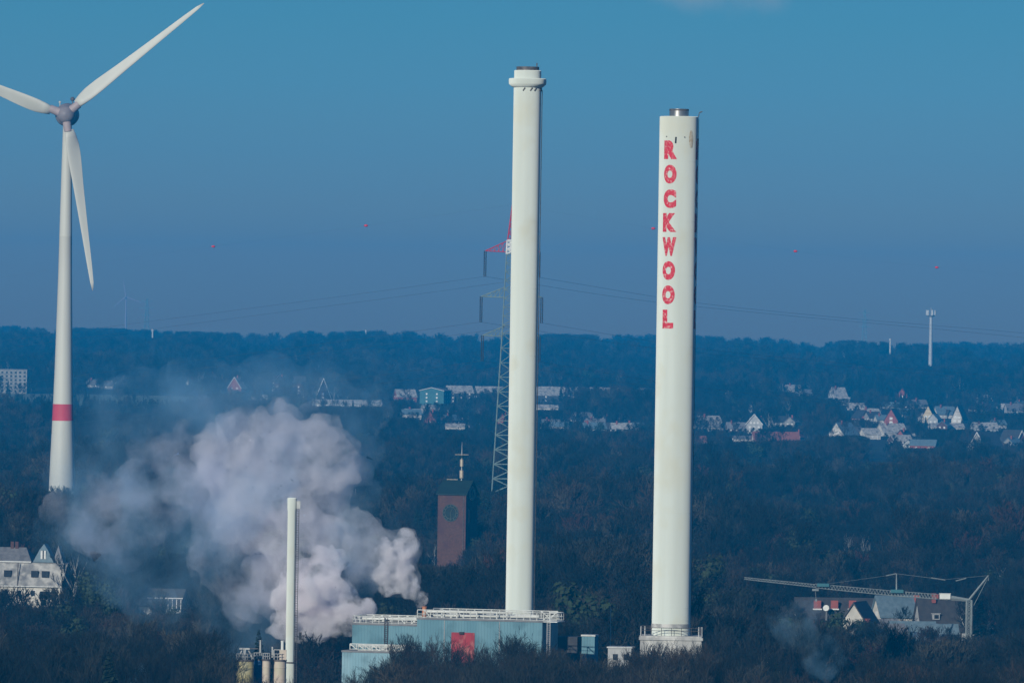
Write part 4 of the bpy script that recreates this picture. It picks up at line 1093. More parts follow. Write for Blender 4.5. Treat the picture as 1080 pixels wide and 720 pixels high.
house('hall with a bright pale roof behind the teal hall', 484, 425, 20, 18, 20, -76, 'dark', 'pale', .6, 2, 0, keepf=.2, cover=.3)
house('hall with a jagged pale roof left of the pylon', 517, 424, 16, 16, 24, -76, 'dark', 'pale', .6, 2, 0, keepf=.55, cover=.3)
house('wide hall whose pale roof end shows just right of the plain chimney', 573, 424, 26, 16, 38, -78, 'dark', 'pale', .45, 2, 0, keepf=.03)
house('low white roofed shed just right of the plain chimney', 574, 432, 10, 5, 20, -82, 'white', 'pale', .4, 1, 0, keepf=.03)
house('long dark terrace with pale roof patches between the chimneys', 640, 421, 15, 12, 110, -86, 'dark', 'pale', .62, 2, 0, keepf=1.25, sidewin=14)
house('dull red gabled house below the teal hall', 456, 448, 13, 14, 12, -16, 'redwall', 'dark', .3, 1, 1, keepf=.1)
house('dull red gabled house left of the pylon foot', 533, 450, 13, 14, 12, -20, 'redwall', 'dark', .3, 1, 1, keepf=.1)
house('low white roofed house between the two dull red gables', 482, 453, 10, 6, 15, -80, 'white', 'pale', .5, 2, 0, keepf=.05)
house('small white windowed house below the pale roofed house', 433, 442, 12, 10, 14, -74, 'white', 'blue', .55, 2, 0, keepf=.2)
house('house with pale roof among trees between the chimneys', 625, 456, 12, 10, 17, -68, 'white', 'blue', .4, 2, 1, keepf=.3)
house('white house among trees right of the plain chimney', 585, 454, 12, 9, 18, -74, 'white', 'blue', .5, 2, 1, keepf=.3)
house('white house among trees left of the lettered chimney', 668, 455, 11, 9, 14, -66, 'white', 'blue', .5, 2, 1, keepf=.3)
house('house with a pale roof behind twigs right of the plain chimney foot', 588, 596, 22, 20, 12, -74, 'grey', 'pale', .4, 2, 0, D=2600, keepf=.75)
house('pale roofed house above the left end of the crane jib', 786, 612, 17, 18, 12, -58, 'white', 'pale', .4, 1, 0, D=2480, keepf=.45)
house('pale house glimpsed through twigs right of the lettered chimney', 742, 625, 16, 16, 11, -70, 'white', 'blue', .4, 2, 0, D=2350, keepf=.8)
rv = random.Random(21)
def fillers(n, x0, x1, y0, y1, label, group, sz=1.0):
    placed = []
    for i in range(n * 12):
        if len(placed) >= n: break
        px, py = rv.uniform(x0, x1), rv.uniform(y0, y1)
        if any(abs(px - a) < 9 * sz and abs(py - b) < 4 for a, b in placed): continue
        placed.append((px, py)); sc_ = sz * (1.0 if py > 436 else .8)
        T = house(label, px, py, rv.uniform(9, 13) * sc_, rv.uniform(8, 11) * sc_, rv.uniform(10, 15), rv.choice([-72, -60, -20, -35, 62, -80]), rv.choice(['grey', 'dim', 'brick', 'dim', 'dark']), rv.choice(['dark', 'grey', 'blue', 'dark', 'blue', 'pale']), rv.uniform(.35, .5), 2, rv.choice([0, 1]), keepf=rv.choice([.3, .5, .75]))
        T.o['group'] = group
fillers(22, 868, 1078, 424, 476, 'small pitched roof house half hidden among the trees of the right hand village', 'small half hidden houses of the right hand village')
fillers(9, 572, 688, 444, 458, 'small house half hidden among trees between the two tall chimneys', 'small half hidden houses between the chimneys')
fillers(6, 770, 866, 428, 462, 'small house half hidden among trees left of the right hand village', 'small half hidden houses left of the village')
fillers(6, 95, 240, 398, 411, 'small hazy house at the far edge of the fields above the smoke', 'small hazy houses above the fields')
fillers(6, 925, 1045, 672, 690, 'dim house roof half hidden among bare trees under the crane', 'dim half hidden roofs under the crane', 2.5)
fillers(6, 432, 530, 432, 452, 'small half hidden house among trees below the teal hall', 'small half hidden houses below the teal hall')
# left edge block of flats
def flats():
    b = ground_at(14, 415); D = b.y; k = F / D; T = Thing('apartment_block', 'long pale block of flats at the left edge above the fields', 'apartment block', b, 'houses among the trees')
    H = 25 / k; W = 44 / k
    wl = T.part('wall', MB().box((b.x - 4, D, b.z + H / 2 - 1), (W, 11, H + 2), R(-12)), WALL['dim'])
    T.part('roof', MB().box((b.x - 4, D, b.z + H + .3), (W + .6, 11.6, .5), R(-12)), M['roofgrey'])
    th = R(-12); ex = Vector((math.cos(th), math.sin(th), 0)); ny = Vector((math.sin(th), -math.cos(th), 0)); c = Vector((b.x - 4, D, b.z)) + ny * 5.55
    for r_ in range(max(3, int(H / 3))):
        for i in range(9):
            q = c + ex * ((-.5 + (i + .5) / 9) * W) + Vector((0, 0, 2 + r_ * 3.0))
            if q.z < b.z + H - 1: T.part('window', MB().box(q, (1.7, .12, 1.5), th), M['glass'], wl)
        T.part('balcony', MB().box(c + Vector((0, 0, 1.0 + r_ * 3.0)) + ny * .45, (W * .5, .9, .25), th), WALL['grey'], wl)
    protect(0, 383, 27, 402, D - 8, .6)
flats()

# lower left: large white houses with grey and pale roofs
def villa():
    D = 2280.0; k = F / D; b = at(30, 642, D); g = gz(b.x, D); base = Vector((b.x, D, g))
    T = Thing('house', 'large white house with pale mansard roof and pointed slate dormer at the lower left', 'house', base, 'houses among the trees')
    th = R(-10); ex = Vector((math.cos(th), math.sin(th), 0)); ey = Vector((-math.sin(th), math.cos(th), 0))
    l0 = at(-18, 642, D); W = 80.5 / k / math.cos(th); o = Vector((l0.x, D, 0)) + Vector((0, 6, 0))
    def z(py): return at(30, py, D).z
    z1 = z(618.5); z2 = z(593.5); z3 = z(578)
    L = 11.0
    def wp(a, bb, zz): return o + ex * a + ey * bb + Vector((0, 0, zz))
    wl = T.part('wall', MB().add([wp(0, 0, g - 1), wp(W, 0, g - 1), wp(W, L, g - 1), wp(0, L, g - 1), wp(0, 0, z1), wp(W, 0, z1), wp(W, L, z1), wp(0, L, z1)], [(3, 2, 1, 0), (0, 1, 5, 4), (1, 2, 6, 5), (2, 3, 7, 6), (3, 0, 4, 7), (4, 5, 6, 7)]), WALL['white'])
    e = .5; s1 = 1.4
    lo = [wp(-e, -e, z1 + .01), wp(W + e, -e, z1 + .01), wp(W + e, L + e, z1 + .01), wp(-e, L + e, z1 + .01)]
    hi = [wp(0, s1, z2), wp(W + e + 1.2, s1, z2), wp(W + e + 1.2, L - s1, z2), wp(0, L - s1, z2)]
    rf = T.part('roof', MB().add(lo + hi, [(3, 2, 1, 0), (0, 1, 5, 4), (1, 2, 6, 5), (2, 3, 7, 6), (3, 0, 4, 7), (4, 5, 6, 7)]), ROOF['pale'])
    W2 = W * .60
    up = [wp(0, s1 - .2, z2 + .3), wp(W2, s1 - .2, z2 + .3), wp(W2, L, z2 + .3), wp(0, L, z2 + .3), wp(0, L * .5, z3), wp(W2 - 2.4, L * .5, z3)]
    T.part('upper_roof', MB().add(up, [(0, 1, 5, 4), (1, 2, 5), (2, 3, 4, 5), (3, 0, 4), (3, 2, 1, 0)]), ROOF['grey'], rf)
    T.part('gutter', MB().bar(wp(-e, -e - .1, z1), wp(W + e, -e - .1, z1), .14, n=6).bar(wp(0, s1 - .35, z2 + .15), wp(W2, s1 - .35, z2 + .15), .2, n=6), M['frame'], rf)
    for f in (.30, .36): T.part('chimney', MB().box(wp(W * f, L * .5, z3 + .5), (.9, .9, 2.0), th), M['brick'], rf)
    # pointed dormer
    a0 = W * .76; dz0, dz1, dz2 = z(593), z(580), z(573.5); dw = 1.9
    d = T.part('dormer', MB().add([wp(a0 - dw * 1.5, .9, dz0 + .0), wp(a0 + dw * 1.5, .9, dz0), wp(a0 + dw * .62, 1.3, dz1), wp(a0, 1.6, dz2), wp(a0 - dw * .62, 1.3, dz1), wp(a0 - dw * 1.5, 6, dz0), wp(a0 + dw * 1.5, 6, dz0), wp(a0, 6, dz2)],
              [(0, 1, 2, 3, 4), (1, 6, 7, 3, 2), (5, 0, 4, 3, 7), (5, 6, 1, 0), (6, 5, 7)]), ROOF['blue'], rf)
    for s_ in (-.45, .45): T.part('dormer_window', MB().box(wp(a0 + s_, .98, (dz0 + dz1) / 2 + .4), (.5, .25, 2.2), th), M['frame'], d)
    T.part('dormer_pane', MB().box(wp(a0, 1.0, (dz0 + dz1) / 2 + .4), (.4, .2, 2.2), th), M['glass'], d)
    T.part('side_gable', MB().add([wp(W * .86, 3, z2), wp(W * 1.0, 3, z2), wp(W * .93, 3.6, z(575)), wp(W * .86, 7, z2), wp(W, 7, z2), wp(W * .93, 7, z(575))], [(0, 1, 2), (1, 4, 5, 2), (3, 0, 2, 5), (4, 3, 5), (0, 3, 4, 1)]), ROOF['grey'], rf)
    # roof windows in the mansard, wall windows
    for f in (.30, .66, .80):
        zm = (z1 + z2) / 2 + .2; q = wp(W * f, .25, zm); T.part('roof_window', MB().box(q, (1.9, .8, 1.7), th), M['glass'], rf)
    for f in (.1, .28, .46, .64):
        q = wp(W * f, -.02, z1 - 1.8); w_ = T.part('window', MB().box(q, (1.5, .12, 1.7), th), M['frame'], wl); T.part('pane', MB().box(q + ey * -.08, (1.2, .06, 1.4), th), M['glass'], w_)
    q = wp(W * .80, -.02, z1 - 2.2); w_ = T.part('window', MB().box(q, (3.2, .12, 2.2), th), M['frame'], wl); T.part('pane', MB().box(q + ey * -.08, (2.9, .06, 1.9), th), M['glass'], w_)
    T.part('corner_pipe', MB().bar(wp(W * .44, -.25, z1), wp(W * .44, -.25, g), .12).bar(wp(W * .44, -.1, z2), wp(W * .44, -.5, z1), .14), M['darksteel'], wl)
    protect(0, 573, 64, 618, D - 2, .07); protect(20, 618, 64, 638, D - 2, .12)
villa()
T_ = house('dark roofed house with a white balcony and a red awning', 172, 654, 26, 30, 12, 72, 'dim', 'dark', .5, 2, 0, D=2330, keepf=.15, sidewin=0, cover=.2)
def balcony():
    D = 2322.0; k = F / D; p = at(182, 649, D); q = at(182, 631, D)
    x0 = at(173.5, 640, D).x; x1 = at(191.5, 640, D).x
    T = Thing('balcony', 'white glazed balcony on the dark roofed house', 'balcony', Vector((p.x, D, gz(p.x, D))))
    T.part('front', MB().box(((x0 + x1) / 2, D - 5.6, p.z + .9), (x1 - x0, .3, 1.8)), WALL['grey'])
    for i in range(5): T.part('post', MB().bar((x0 + (x1 - x0) * i / 4, D - 5.6, p.z + 1.8), (x0 + (x1 - x0) * i / 4, D - 5.6, q.z), .12), M['frame'])
    T.part('canopy', MB().box(((x0 + x1) / 2 - 2, D - 5.4, q.z + .3), (x1 - x0 + 5, 1.2, .25)), M['frame'])
    T.part('awning', MB().box((x0 - 1.6, D - 5.5, p.z + 2.6), (2.0, .3, 1.6)), WALL['redwall'])
    protect(160, 624, 193, 646, D - 8, .12)
balcony()
house('long low house with a pale roof edge, hazy behind the smoke', 184, 592, 12, 10, 20, -84, 'grey', 'grey', .5, 2, 0, D=2900, keepf=.2)
house('house with a whitewashed gable below the crane jib', 906, 690, 34, 46, 13, -16, 'white', 'dark', .45, 3, 0, D=2190, keepf=.4, cover=.4, over=.6)
house('house with a dark roof and pale dormer wall below the crane', 998, 690, 30, 46, 16, -74, 'grey', 'dark', .35, 2, 1, D=2230, keepf=.85, cover=.5, dormer=2)
house('pale blue walled house half hidden by trees between the two houses under the crane', 942, 688, 24, 46, 10, -68, 'white', 'blue', .6, 2, 0, D=2240, keepf=.9, cover=.5)
house('small pinkish house behind twigs right of the crane mast', 1030, 686, 18, 32, 9, -40, 'white', 'red', .6, 2, 0, D=2260, keepf=.5, cover=.4)
house('long dark roofed terrace with red chimneys behind the whitewashed gable', 882, 676, 30, 36, 22, -84, 'dark', 'dark', .5, 2, 0, D=2290, keepf=.1, cover=.35)
def red_chimneys():
    D = 2290.0; k = F / D
    for px, lab in ((862, 'red chimney at the left end of the long dark terrace roof'), (880, 'red chimney in the middle of the long dark terrace roof'), (899, 'red chimney at the right end of the long dark terrace roof'), (965.5, 'red chimney on the roof under the white box of the crane')):
        py = 641.5 if px < 920 else 636
        p = at(px, py, D - 3); s_ = 7.6 / k
        T = Thing('chimney_stack', lab, 'chimney', p, 'red chimney stacks under the crane')
        T.part('stack', MB().box(p + Vector((0, 0, 1.1)), (s_, 1.2, 2.2)), WALL['redwall'])
        T.part('flashing', MB().box(p + Vector((0, 0, -.12)), (s_ * 1.25, 1.5, .35)), M['frame'])
        T.part('support_wall', MB().box(p + Vector((0, .3, -4.2)), (s_ * .9, .8, 8)), WALL['dark'])
    protect(856, 632, 905, 644, D - 6); protect(958, 628, 974, 638, D - 6)
    p = at(871.5, 641, D - 6); T = Thing('satellite_dish', 'round white satellite dish beside the red chimneys', 'satellite dish', p)
    T.part('dish', MB().lathe(p + Vector((0, -.3, 0)), [(.05, 0), (.5, .08), (.85, .3), (.8, .36), (.05, .12)], 20, axis=(-.3, -1, .3)), M['railwhite'])
    T.part('arm', MB().bar(p, p + Vector((0, .2, -3.5)), .08), M['galv'])
    p = at(1006.5, 674, 2180); T = Thing('satellite_dish', 'round pale satellite dish low down beside the crane mast', 'satellite dish', p)
    T.part('dish', MB().lathe(p, [(.05, 0), (.4, .08), (.62, .25), (.58, .3), (.05, .12)], 20, axis=(-.3, -1, .3)), M['railwhite'])
    T.part('arm', MB().bar(p, p + Vector((0, .2, -3)), .08), M['galv'])
red_chimneys()

# ---- self erecting tower crane
def crane():
    D = 2150.0; k = F / D
    m0 = at(1021, 690, D); g = gz(m0.x, D); top = at(1022.3, 632.5, D); base = Vector((top.x, D, g))
    T = Thing('construction_crane', 'pale tower crane with a long thin jib reaching left over the houses', 'crane', base)
    H = top.z - g; mb = MB(); n = 14
    lattice(mb, [(base + Vector((0, 0, H * i / n)), .62, .62) for i in range(n + 1)], .24, .09)
    T.part('mast', mb, M['crane'])
    tip = at(785, 609.5, D); pj = [at(1022, 632, D), at(1000, 629.8, D), at(962, 626.6, D), at(944, 625.5, D), at(880, 619.5, D), at(860, 617.5, D)]
    # root boom: solid and tapering to the mast
    b1 = MB().bar(top, pj[1], .42, .75, n=6); jib = T.part('jib_root', b1, M['crane'])
    def truss(a, b, h0, h1, nseg, r):
        mb = MB(); up = Vector((0, 0, 1)); sd_ = Vector((0, 1, 0))
        for i in range(nseg):
            u0, u1 = i / nseg, (i + 1) / nseg; p0, p1 = a.lerp(b, u0), a.lerp(b, u1); q0 = h0 + (h1 - h0) * u0; q1 = h0 + (h1 - h0) * u1
            T0, T1 = p0 + up * q0 * .5, p1 + up * q1 * .5
            for s_ in (-1, 1):
                B0, B1 = p0 - up * q0 * .5 + sd_ * s_ * .55, p1 - up * q1 * .5 + sd_ * s_ * .55
                mb.bar(B0, B1, r, n=4); mb.bar(B0, T0.lerp(T1, .5), r * .55, n=4); mb.bar(T0.lerp(T1, .5), B1, r * .55, n=4)
            mb.bar(T0, T1, r, n=4)
        return mb
    T.part('jib_section', truss(pj[1], pj[3], 1.15, 1.2, 17, .11), M['crane'], jib)
    T.part('jib_section', truss(pj[3], pj[5], 1.2, 1.0, 24, .10), M['crane'], jib)
    T.part('jib_section', truss(pj[5], tip, .7, .45, 24, .10), M['crane'], jib)
    for p, s_ in ((at(868, 618, D), 3.0), (at(946, 624.5, D), 3.2)): T.part('joint_housing', MB().box(p + Vector((0, -.2, .35)), (s_, 1.5, .8), 0), WALL['teal'], jib)
    wp_ = at(996.5, 629, D); T.part('winch_cabinet', MB().box(wp_ + Vector((0, -.3, .1)), (2.7, 1.5, 1.3)).box(wp_ + Vector((0, -.3, .85)), (2.9, 1.7, .12)), M['railwhite'], jib)
    T.part('counter_ballast', MB().box(wp_ + Vector((-1.9, -.3, .1)), (.5, 1.4, 1.1)), WALL['redwall'], jib)
    tr = at(860, 622.5, D); T.part('trolley', MB().box(tr + Vector((0, 0, .2)), (1.6, 1.2, .5)).bar(tr, tr + Vector((.2, 0, -2.2)), .06).box(tr + Vector((.2, 0, -2.4)), (.4, .4, .6)), M['crane'], jib)
    # rear strut and king post with tie ropes
    rt = at(1042.6, 606.5, D); mb = MB()
    for s_ in (-.5, .5): mb.bar(top + Vector((0, s_, .2)), rt + Vector((0, s_ * .5, 0)), .26, .18, n=5)
    for i in range(7): a = top.lerp(rt, i / 7); b = top.lerp(rt, (i + 1) / 7); mb.bar(a + Vector((0, .5, 0)), b + Vector((0, -.4, 0)), .1, n=4)
    mb.bar(rt, at(1042.4, 612, D), .1)
    st = T.part('rear_strut', mb, M['crane'])
    mb = MB().bar(at(1042.4, 608, D), at(1028, 636, D), .07).bar(at(1028, 636, D), at(1021.5, 648, D), .07); T.part('guy_rope', mb, M['crane'], st)
    kp = at(945.5, 625, D); kt = at(945.5, 604.6, D)
    kpo = T.part('king_post', MB().bar(kp, kt, .24, .16, n=5).bar(kt, at(934.5, 606.8, D), .14, n=4), M['crane'])
    mb = MB().path([kt, at(985, 609.5, D), at(997, 611, D)], .045, 4).path([at(997, 610.7, D), rt], .03, 4).path([at(934.5, 606.8, D), at(862, 617, D)], .03, 4).path([at(982, 609, D), at(997, 611.3, D)], .14, 4).path([at(1008, 612.3, D), at(1019, 609.5, D)], .14, 4)
    T.part('tie_rope', mb, M['crane'], kpo)
    protect(783, 602, 860, 622, D - 2); protect(860, 600, 1046, 640, D - 2); protect(1016, 604, 1046, 668, D - 2, .05)
crane()

# ================================================================ SMOKE AND STEAM (volumes in lumpy closed skins)
def smoke_mat(name, dens, colr, scale, lo, hi, aniso=0.0, edge=0.0):
    m = bpy.data.materials.new(name); m.use_nodes = True; t = m.node_tree; t.nodes.clear()
    o = t.nodes.new('ShaderNodeOutputMaterial'); v = t.nodes.new('ShaderNodeVolumePrincipled')
    v.inputs['Color'].default_value = (*colr, 1); v.inputs['Anisotropy'].default_value = aniso
    tc = t.nodes.new('ShaderNodeTexCoord'); n = t.nodes.new('ShaderNodeTexNoise'); n.inputs['Scale'].default_value = scale; n.inputs['Detail'].default_value = 5; n.inputs['Roughness'].default_value = 0.66
    mr = t.nodes.new('ShaderNodeMapRange'); mr.inputs[1].default_value = lo; mr.inputs[2].default_value = hi; mr.inputs[3].default_value = 0.0; mr.inputs[4].default_value = dens; mr.interpolation_type = 'SMOOTHSTEP'
    t.links.new(tc.outputs['Object'], n.inputs['Vector']); t.links.new(n.outputs[0], mr.inputs[0]); t.links.new(mr.outputs[0], v.inputs['Density'])
    t.links.new(v.outputs[0], o.inputs['Volume']); return m
TEX = {}
def clouds(sz):
    if sz not in TEX:
        x = bpy.data.textures.new('billow', 'CLOUDS'); x.noise_scale = sz; x.noise_depth = 2; TEX[sz] = x
    return TEX[sz]
def puff_mesh(name, puffs, D, m, grow=1.0, vox=1.2, disp=((9, 3.0), (3.5, 1.3)), flat=0.9, depth_jit=6.0, seed=1, kids=16, parent=None, loc=None):
    rng = random.Random(seed); k = F / D; mb = MB()
    for px, py, r in puffs:
        p = at(px, py, D + rng.uniform(-depth_jit, depth_jit)) - loc; r = r / k * grow
        mb.ball(p, r * .86, 12, (1, flat, 1))
        for i in range(kids):
            d = Vector((rng.gauss(0, 1), rng.gauss(0, 1) - .5, rng.gauss(0, 1) + .1)).normalized(); r2 = r * rng.uniform(.22, .44); q = p + d * (r * .86)
            mb.ball(q, r2, 10)
            for j in range(4):
                e = (d + Vector((rng.gauss(0, .7), rng.gauss(0, .7), rng.gauss(0, .7)))).normalized(); mb.ball(q + e * r2 * .9, r2 * rng.uniform(.3, .5), 8)
    o = link_mesh(name, mb.v, mb.f, m, parent, smooth=True); o.location = (0, 0, 0) if parent else loc
    rm = o.modifiers.new('remesh', 'REMESH'); rm.mode = 'VOXEL'; rm.voxel_size = vox
    for sz, st in disp:
        d = o.modifiers.new('billow', 'DISPLACE'); d.texture = clouds(sz); d.strength = st; d.mid_level = 0.45; d.texture_coords = 'LOCAL'
    return o
SMOKE_D = 1735.0
source = [(388, 656, 10), (380, 642, 15), (364, 652, 18), (347, 640, 22), (332, 656, 22), (368, 630, 13), (314, 652, 20), (330, 622, 20), (298, 664, 14), (304, 632, 20), (350, 618, 16), (318, 606, 20), (345, 596, 18), (384, 660, 9), (340, 660, 16)]
core = [(318, 600, 24), (345, 590, 22), (356, 572, 18), (300, 585, 24), (330, 560, 26), (312, 540, 28), (345, 545, 20), (350, 520, 24), (320, 505, 30), (352, 490, 26), (290, 500, 32), (300, 470, 28), (335, 465, 26), (362, 505, 15), (258, 482, 32),
        (228, 490, 24), (262, 520, 34), (275, 556, 28), (282, 600, 24), (246, 456, 20), (222, 468, 18), (270, 450, 18), (240, 545, 24), (285, 630, 18), (372, 486, 12), (340, 448, 16), (300, 440, 16)]
mid = [(205, 480, 34), (190, 500, 32), (165, 500, 26), (140, 522, 30), (122, 548, 30), (130, 572, 26), (112, 572, 18), (158, 478, 24), (235, 560, 34), (245, 600, 30), (262, 625, 26), (225, 525, 30), (250, 640, 20), (215, 445, 22), (190, 455, 22), (355, 480, 24), (372, 492, 16), (330, 450, 22), (290, 445, 22), (150, 555, 24), (100, 560, 18), (205, 500, 30), (255, 445, 20), (185, 540, 24), (215, 585, 24), (372, 560, 18), (384, 588, 16), (376, 612, 16), (366, 530, 16), (70, 545, 22), (95, 520, 24)]
veil = [(150, 470, 44), (110, 530, 46), (190, 440, 40), (240, 430, 36), (290, 428, 32), (340, 432, 30), (372, 450, 28), (220, 520, 55), (190, 570, 50), (130, 590, 40), (210, 620, 46), (250, 660, 38), (90, 565, 34), (165, 530, 50), (320, 440, 30), (170, 610, 36), (395, 425, 18), (130, 440, 40), (200, 418, 34), (280, 408, 26), (85, 500, 30), (230, 680, 26), (350, 415, 22), (380, 480, 22), (375, 530, 26), (370, 580, 26)]
def plume():
    p0 = at(300, 560, SMOKE_D); loc = Vector((p0.x, SMOKE_D, 0))
    T = Thing('smoke_plume', 'huge billowing white smoke plume drifting left behind the slim chimney', 'smoke', loc); T.o['kind'] = 'stuff'
    puff_mesh('dense_smoke', source, SMOKE_D, smoke_mat('dense_smoke', .6, (1.0, .965, .975), .24, .38, .64), 1.04, .55, ((3.5, 1.6), (1.4, .6)), parent=T.o, loc=loc, seed=3, depth_jit=4)
    puff_mesh('rising_smoke', core, SMOKE_D + 3, smoke_mat('rising_smoke', .17, (.985, .955, .99), .14, .31, .66), 1.04, .8, ((5, 2.0), (2.0, .9)), parent=T.o, loc=loc, seed=13)
    puff_mesh('drifting_smoke', mid, SMOKE_D + 4, smoke_mat('drifting_smoke', .11, (.90, .91, 1.0), .085, .42, .68), 1.05, 1.4, ((9, 5.0), (3.5, 2.4)), parent=T.o, loc=loc, seed=4)
    puff_mesh('smoke_veil', veil + core[::2], SMOKE_D + 6, smoke_mat('smoke_veil', .045, (.42, .74, 1.0), .05, .38, .72), 1.12, 2.0, ((14, 9.0), (5, 4.0)), parent=T.o, loc=loc, seed=5)
plume()
def small_plume():
    D = STEAM.y + .0; loc = Vector(STEAM)
    T = Thing('steam_plume', 'small bright steam plume rising from the orange stack on the blue factory', 'smoke', loc); T.o['kind'] = 'stuff'
    x, y = project(*STEAM)
    pf = [(x, y + 1, 4), (x - 1.5, y - 5, 6.5), (x - 6, y - 12, 8.5), (432, 621, 10), (424, 614, 12), (416, 606, 14), (409, 616, 11), (413, 594, 14), (424, 600, 10), (421, 582, 13), (432, 573, 10), (427, 564, 8), (408, 582, 12), (400, 604, 9), (436, 582, 7)]
    puff_mesh('dense_steam', pf, D, smoke_mat('dense_steam', .75, (1.0, .965, .97), .42, .40, .66), 1.06, .5, ((3.4, 1.8), (1.3, .7)), depth_jit=1.0, parent=T.o, loc=loc, seed=6)
    tail = [(402, 576, 13), (392, 570, 13), (384, 574, 10), (400, 590, 12), (378, 560, 14), (392, 556, 10), (388, 590, 12), (376, 580, 14), (370, 545, 14)]
    puff_mesh('drifting_steam', tail + pf[3:], D + 2, smoke_mat('drifting_steam', .22, (.93, .94, 1.0), .10, .34, .66), 1.12, 1.0, ((6, 3.0), (2.4, 1.2)), depth_jit=3, parent=T.o, loc=loc, seed=7)
    veil2 = [(390, 600, 26), (375, 570, 26), (380, 610, 20), (360, 610, 24), (395, 580, 24), (405, 560, 16)]
    puff_mesh('steam_veil', veil2, D + 14, smoke_mat('steam_veil', .03, (.42, .74, 1.0), .07, .34, .7), 1.1, 1.5, ((8, 5.0), (3, 1.6)), parent=T.o, loc=loc, seed=8)
small_plume()
def wisp(name, label, puffs, D, dens, seed):
    c = puffs[0]; loc = at(c[0], c[1], D)
    o = puff_mesh(name, puffs, D, smoke_mat(name, dens, (.45, .78, 1.0), .17, .38, .70), 1.2, 1.0, ((6, 5.0), (2.2, 2.0)), depth_jit=4, loc=loc, seed=seed)
    props(o, label, 'smoke', None, 'stuff')
wisp('smoke_wisp', 'thin blue smoke drifting up from a chimney below the crane jib', [(884, 700, 11), (872, 692, 14), (856, 684, 16), (845, 672, 15), (838, 660, 13), (850, 652, 10), (832, 676, 11), (864, 700, 11), (842, 642, 9), (852, 636, 8), (824, 660, 9)], 1640.0, .055, 9)
wisp('smoke_wisp', 'small pale puff of smoke at the bottom left among the trees', [(148, 712, 5), (150, 705, 6), (155, 708, 6), (144, 716, 5), (160, 714, 5), (152, 700, 4)], 1440.0, .25, 10)
wisp('smoke_wisp', 'broad thin bluish smoke drifting over the far fields above the plume', [(100, 410, 28), (150, 400, 30), (200, 408, 30), (250, 400, 28), (300, 405, 26), (345, 398, 28), (395, 400, 26), (440, 405, 24), (130, 425, 24), (230, 420, 26), (180, 385, 22), (380, 380, 20)], 4900.0, .0042, 12)
wisp('smoke_wisp', 'faint far wisp of smoke above the pale roofed hall', [(392, 412, 9), (400, 405, 9), (408, 398, 8), (384, 402, 8), (376, 394, 7), (396, 420, 8), (420, 392, 6)], 5200.0, .010, 11)

# ================================================================ TREES
def make_kind(T, wm, tm):
    norm(T, 17)
    return part_mesh('trunk', T.wood, wm), part_mesh('crown', T.tw, tm)
NEAR = {
 'broad': [make_kind(bare_tree(17, 101, 8, (6, 6, 6), 0.60, 0.042), M['bark'], M['twig']), make_kind(bare_tree(17, 102, 8, (6, 6, 6), 0.66, 0.042, .25), M['bark'], M['twig'])],
 'upright': [make_kind(bare_tree(17, 103, 10, (6, 6, 6), 0.36, 0.042, .22, .5), M['bark'], M['twig']), make_kind(bare_tree(17, 104, 11, (6, 6, 6), 0.42, 0.042, .15, .5), M['bark'], M['twig'])],
 'conifer': [make_kind(conifer(17, 105, 900, .12), M['bark'], M['needle'])],
 'birch': [make_kind(bare_tree(17, 106, 6, (5, 5, 4), 0.45, 0.04, .2, .5, .02), M['birch'], M['twig'])]}
def tree(kind, x, y, h, rz, label, group=None, name=None, var=0):
    tm, cm = NEAR[kind][var % len(NEAR[kind])]
    root = bpy.data.objects.new(name or {'broad': 'bare_tree', 'upright': 'bare_tree', 'conifer': 'conifer_tree', 'birch': 'birch_tree'}[kind], None); col.objects.link(root)
    root.location = (x, y, gz(x, y)); root.rotation_euler = (0, 0, rz); s_ = h / 17.0; root.scale = (s_ * 1.0, s_ * 1.0, s_)
    props(root, label, 'tree', group)
    for nm, me in (('trunk', tm), ('crown', cm)):
        o = bpy.data.objects.new(nm, me); col.objects.link(o); o.parent = root
    return root
KP = np.array(KEEP, float)
def fit_tops(x, y, h, halfw, rng, minfrac=0.5):
    """Lower or drop trees that would bury a kept thing behind them; returns new heights (0 = drop)."""
    z = ground_z(x, y); h = h.copy()
    def ppx(xx, yy, zz):
        a = xx * F / yy; v = (HC - zz) * F / yy - VH; return 540 + a * CR - v * SR, 360 + a * SR + v * CR
    h0 = h.copy()
    for x0, y0, x1, y1, Dk, keep in KEEP:
        px, py = ppx(x, y, z + h * .95); w_ = halfw * h * F / y
        hit = (y < Dk) & (px + w_ > x0) & (px - w_ < x1) & (py < y1) & (rng.random(len(x)) >= keep)
        if not hit.any(): continue
        lim = HC - (y1 - 360 + VH + 2 - SR * (x * F / y)) / F * y    # height whose top shows at the lower limit
        nh = (lim - z) / .95
        h[hit] = np.minimum(h[hit], nh[hit])
    h[h < h0 * minfrac] = 0
    return h
rng = np.random.default_rng(7)
near = []
cell = {}
for _ in range(12000):
    D = 1395 + (1690 - 1395) * rng.random() ** .85; px = rng.uniform(-25, 1105); x = (px - 540) / F * D
    if 330 < px < 760 and D > 1612: continue
    if 235 < px < 330 and D > 1560: continue
    sp = 6.9; c = (int(x // sp), int(D // sp))
    if any((x - a) ** 2 + (D - b) ** 2 < sp * sp for i in (-1, 0, 1) for j in (-1, 0, 1) for a, b in cell.get((c[0] + i, c[1] + j), ())): continue
    cell.setdefault(c, []).append((x, D)); near.append((x, D, px))
near = np.array(near)
def top_limit(px):
    return np.interp(px, [-30, 225, 240, 325, 345, 392, 412, 440, 475, 520, 575, 600, 640, 668, 680, 745, 765, 815, 830, 895, 910, 1040, 1110], [648, 652, 708, 708, 698, 694, 664, 652, 658, 646, 650, 682, 684, 684, 668, 668, 654, 668, 700, 704, 684, 680, 672])
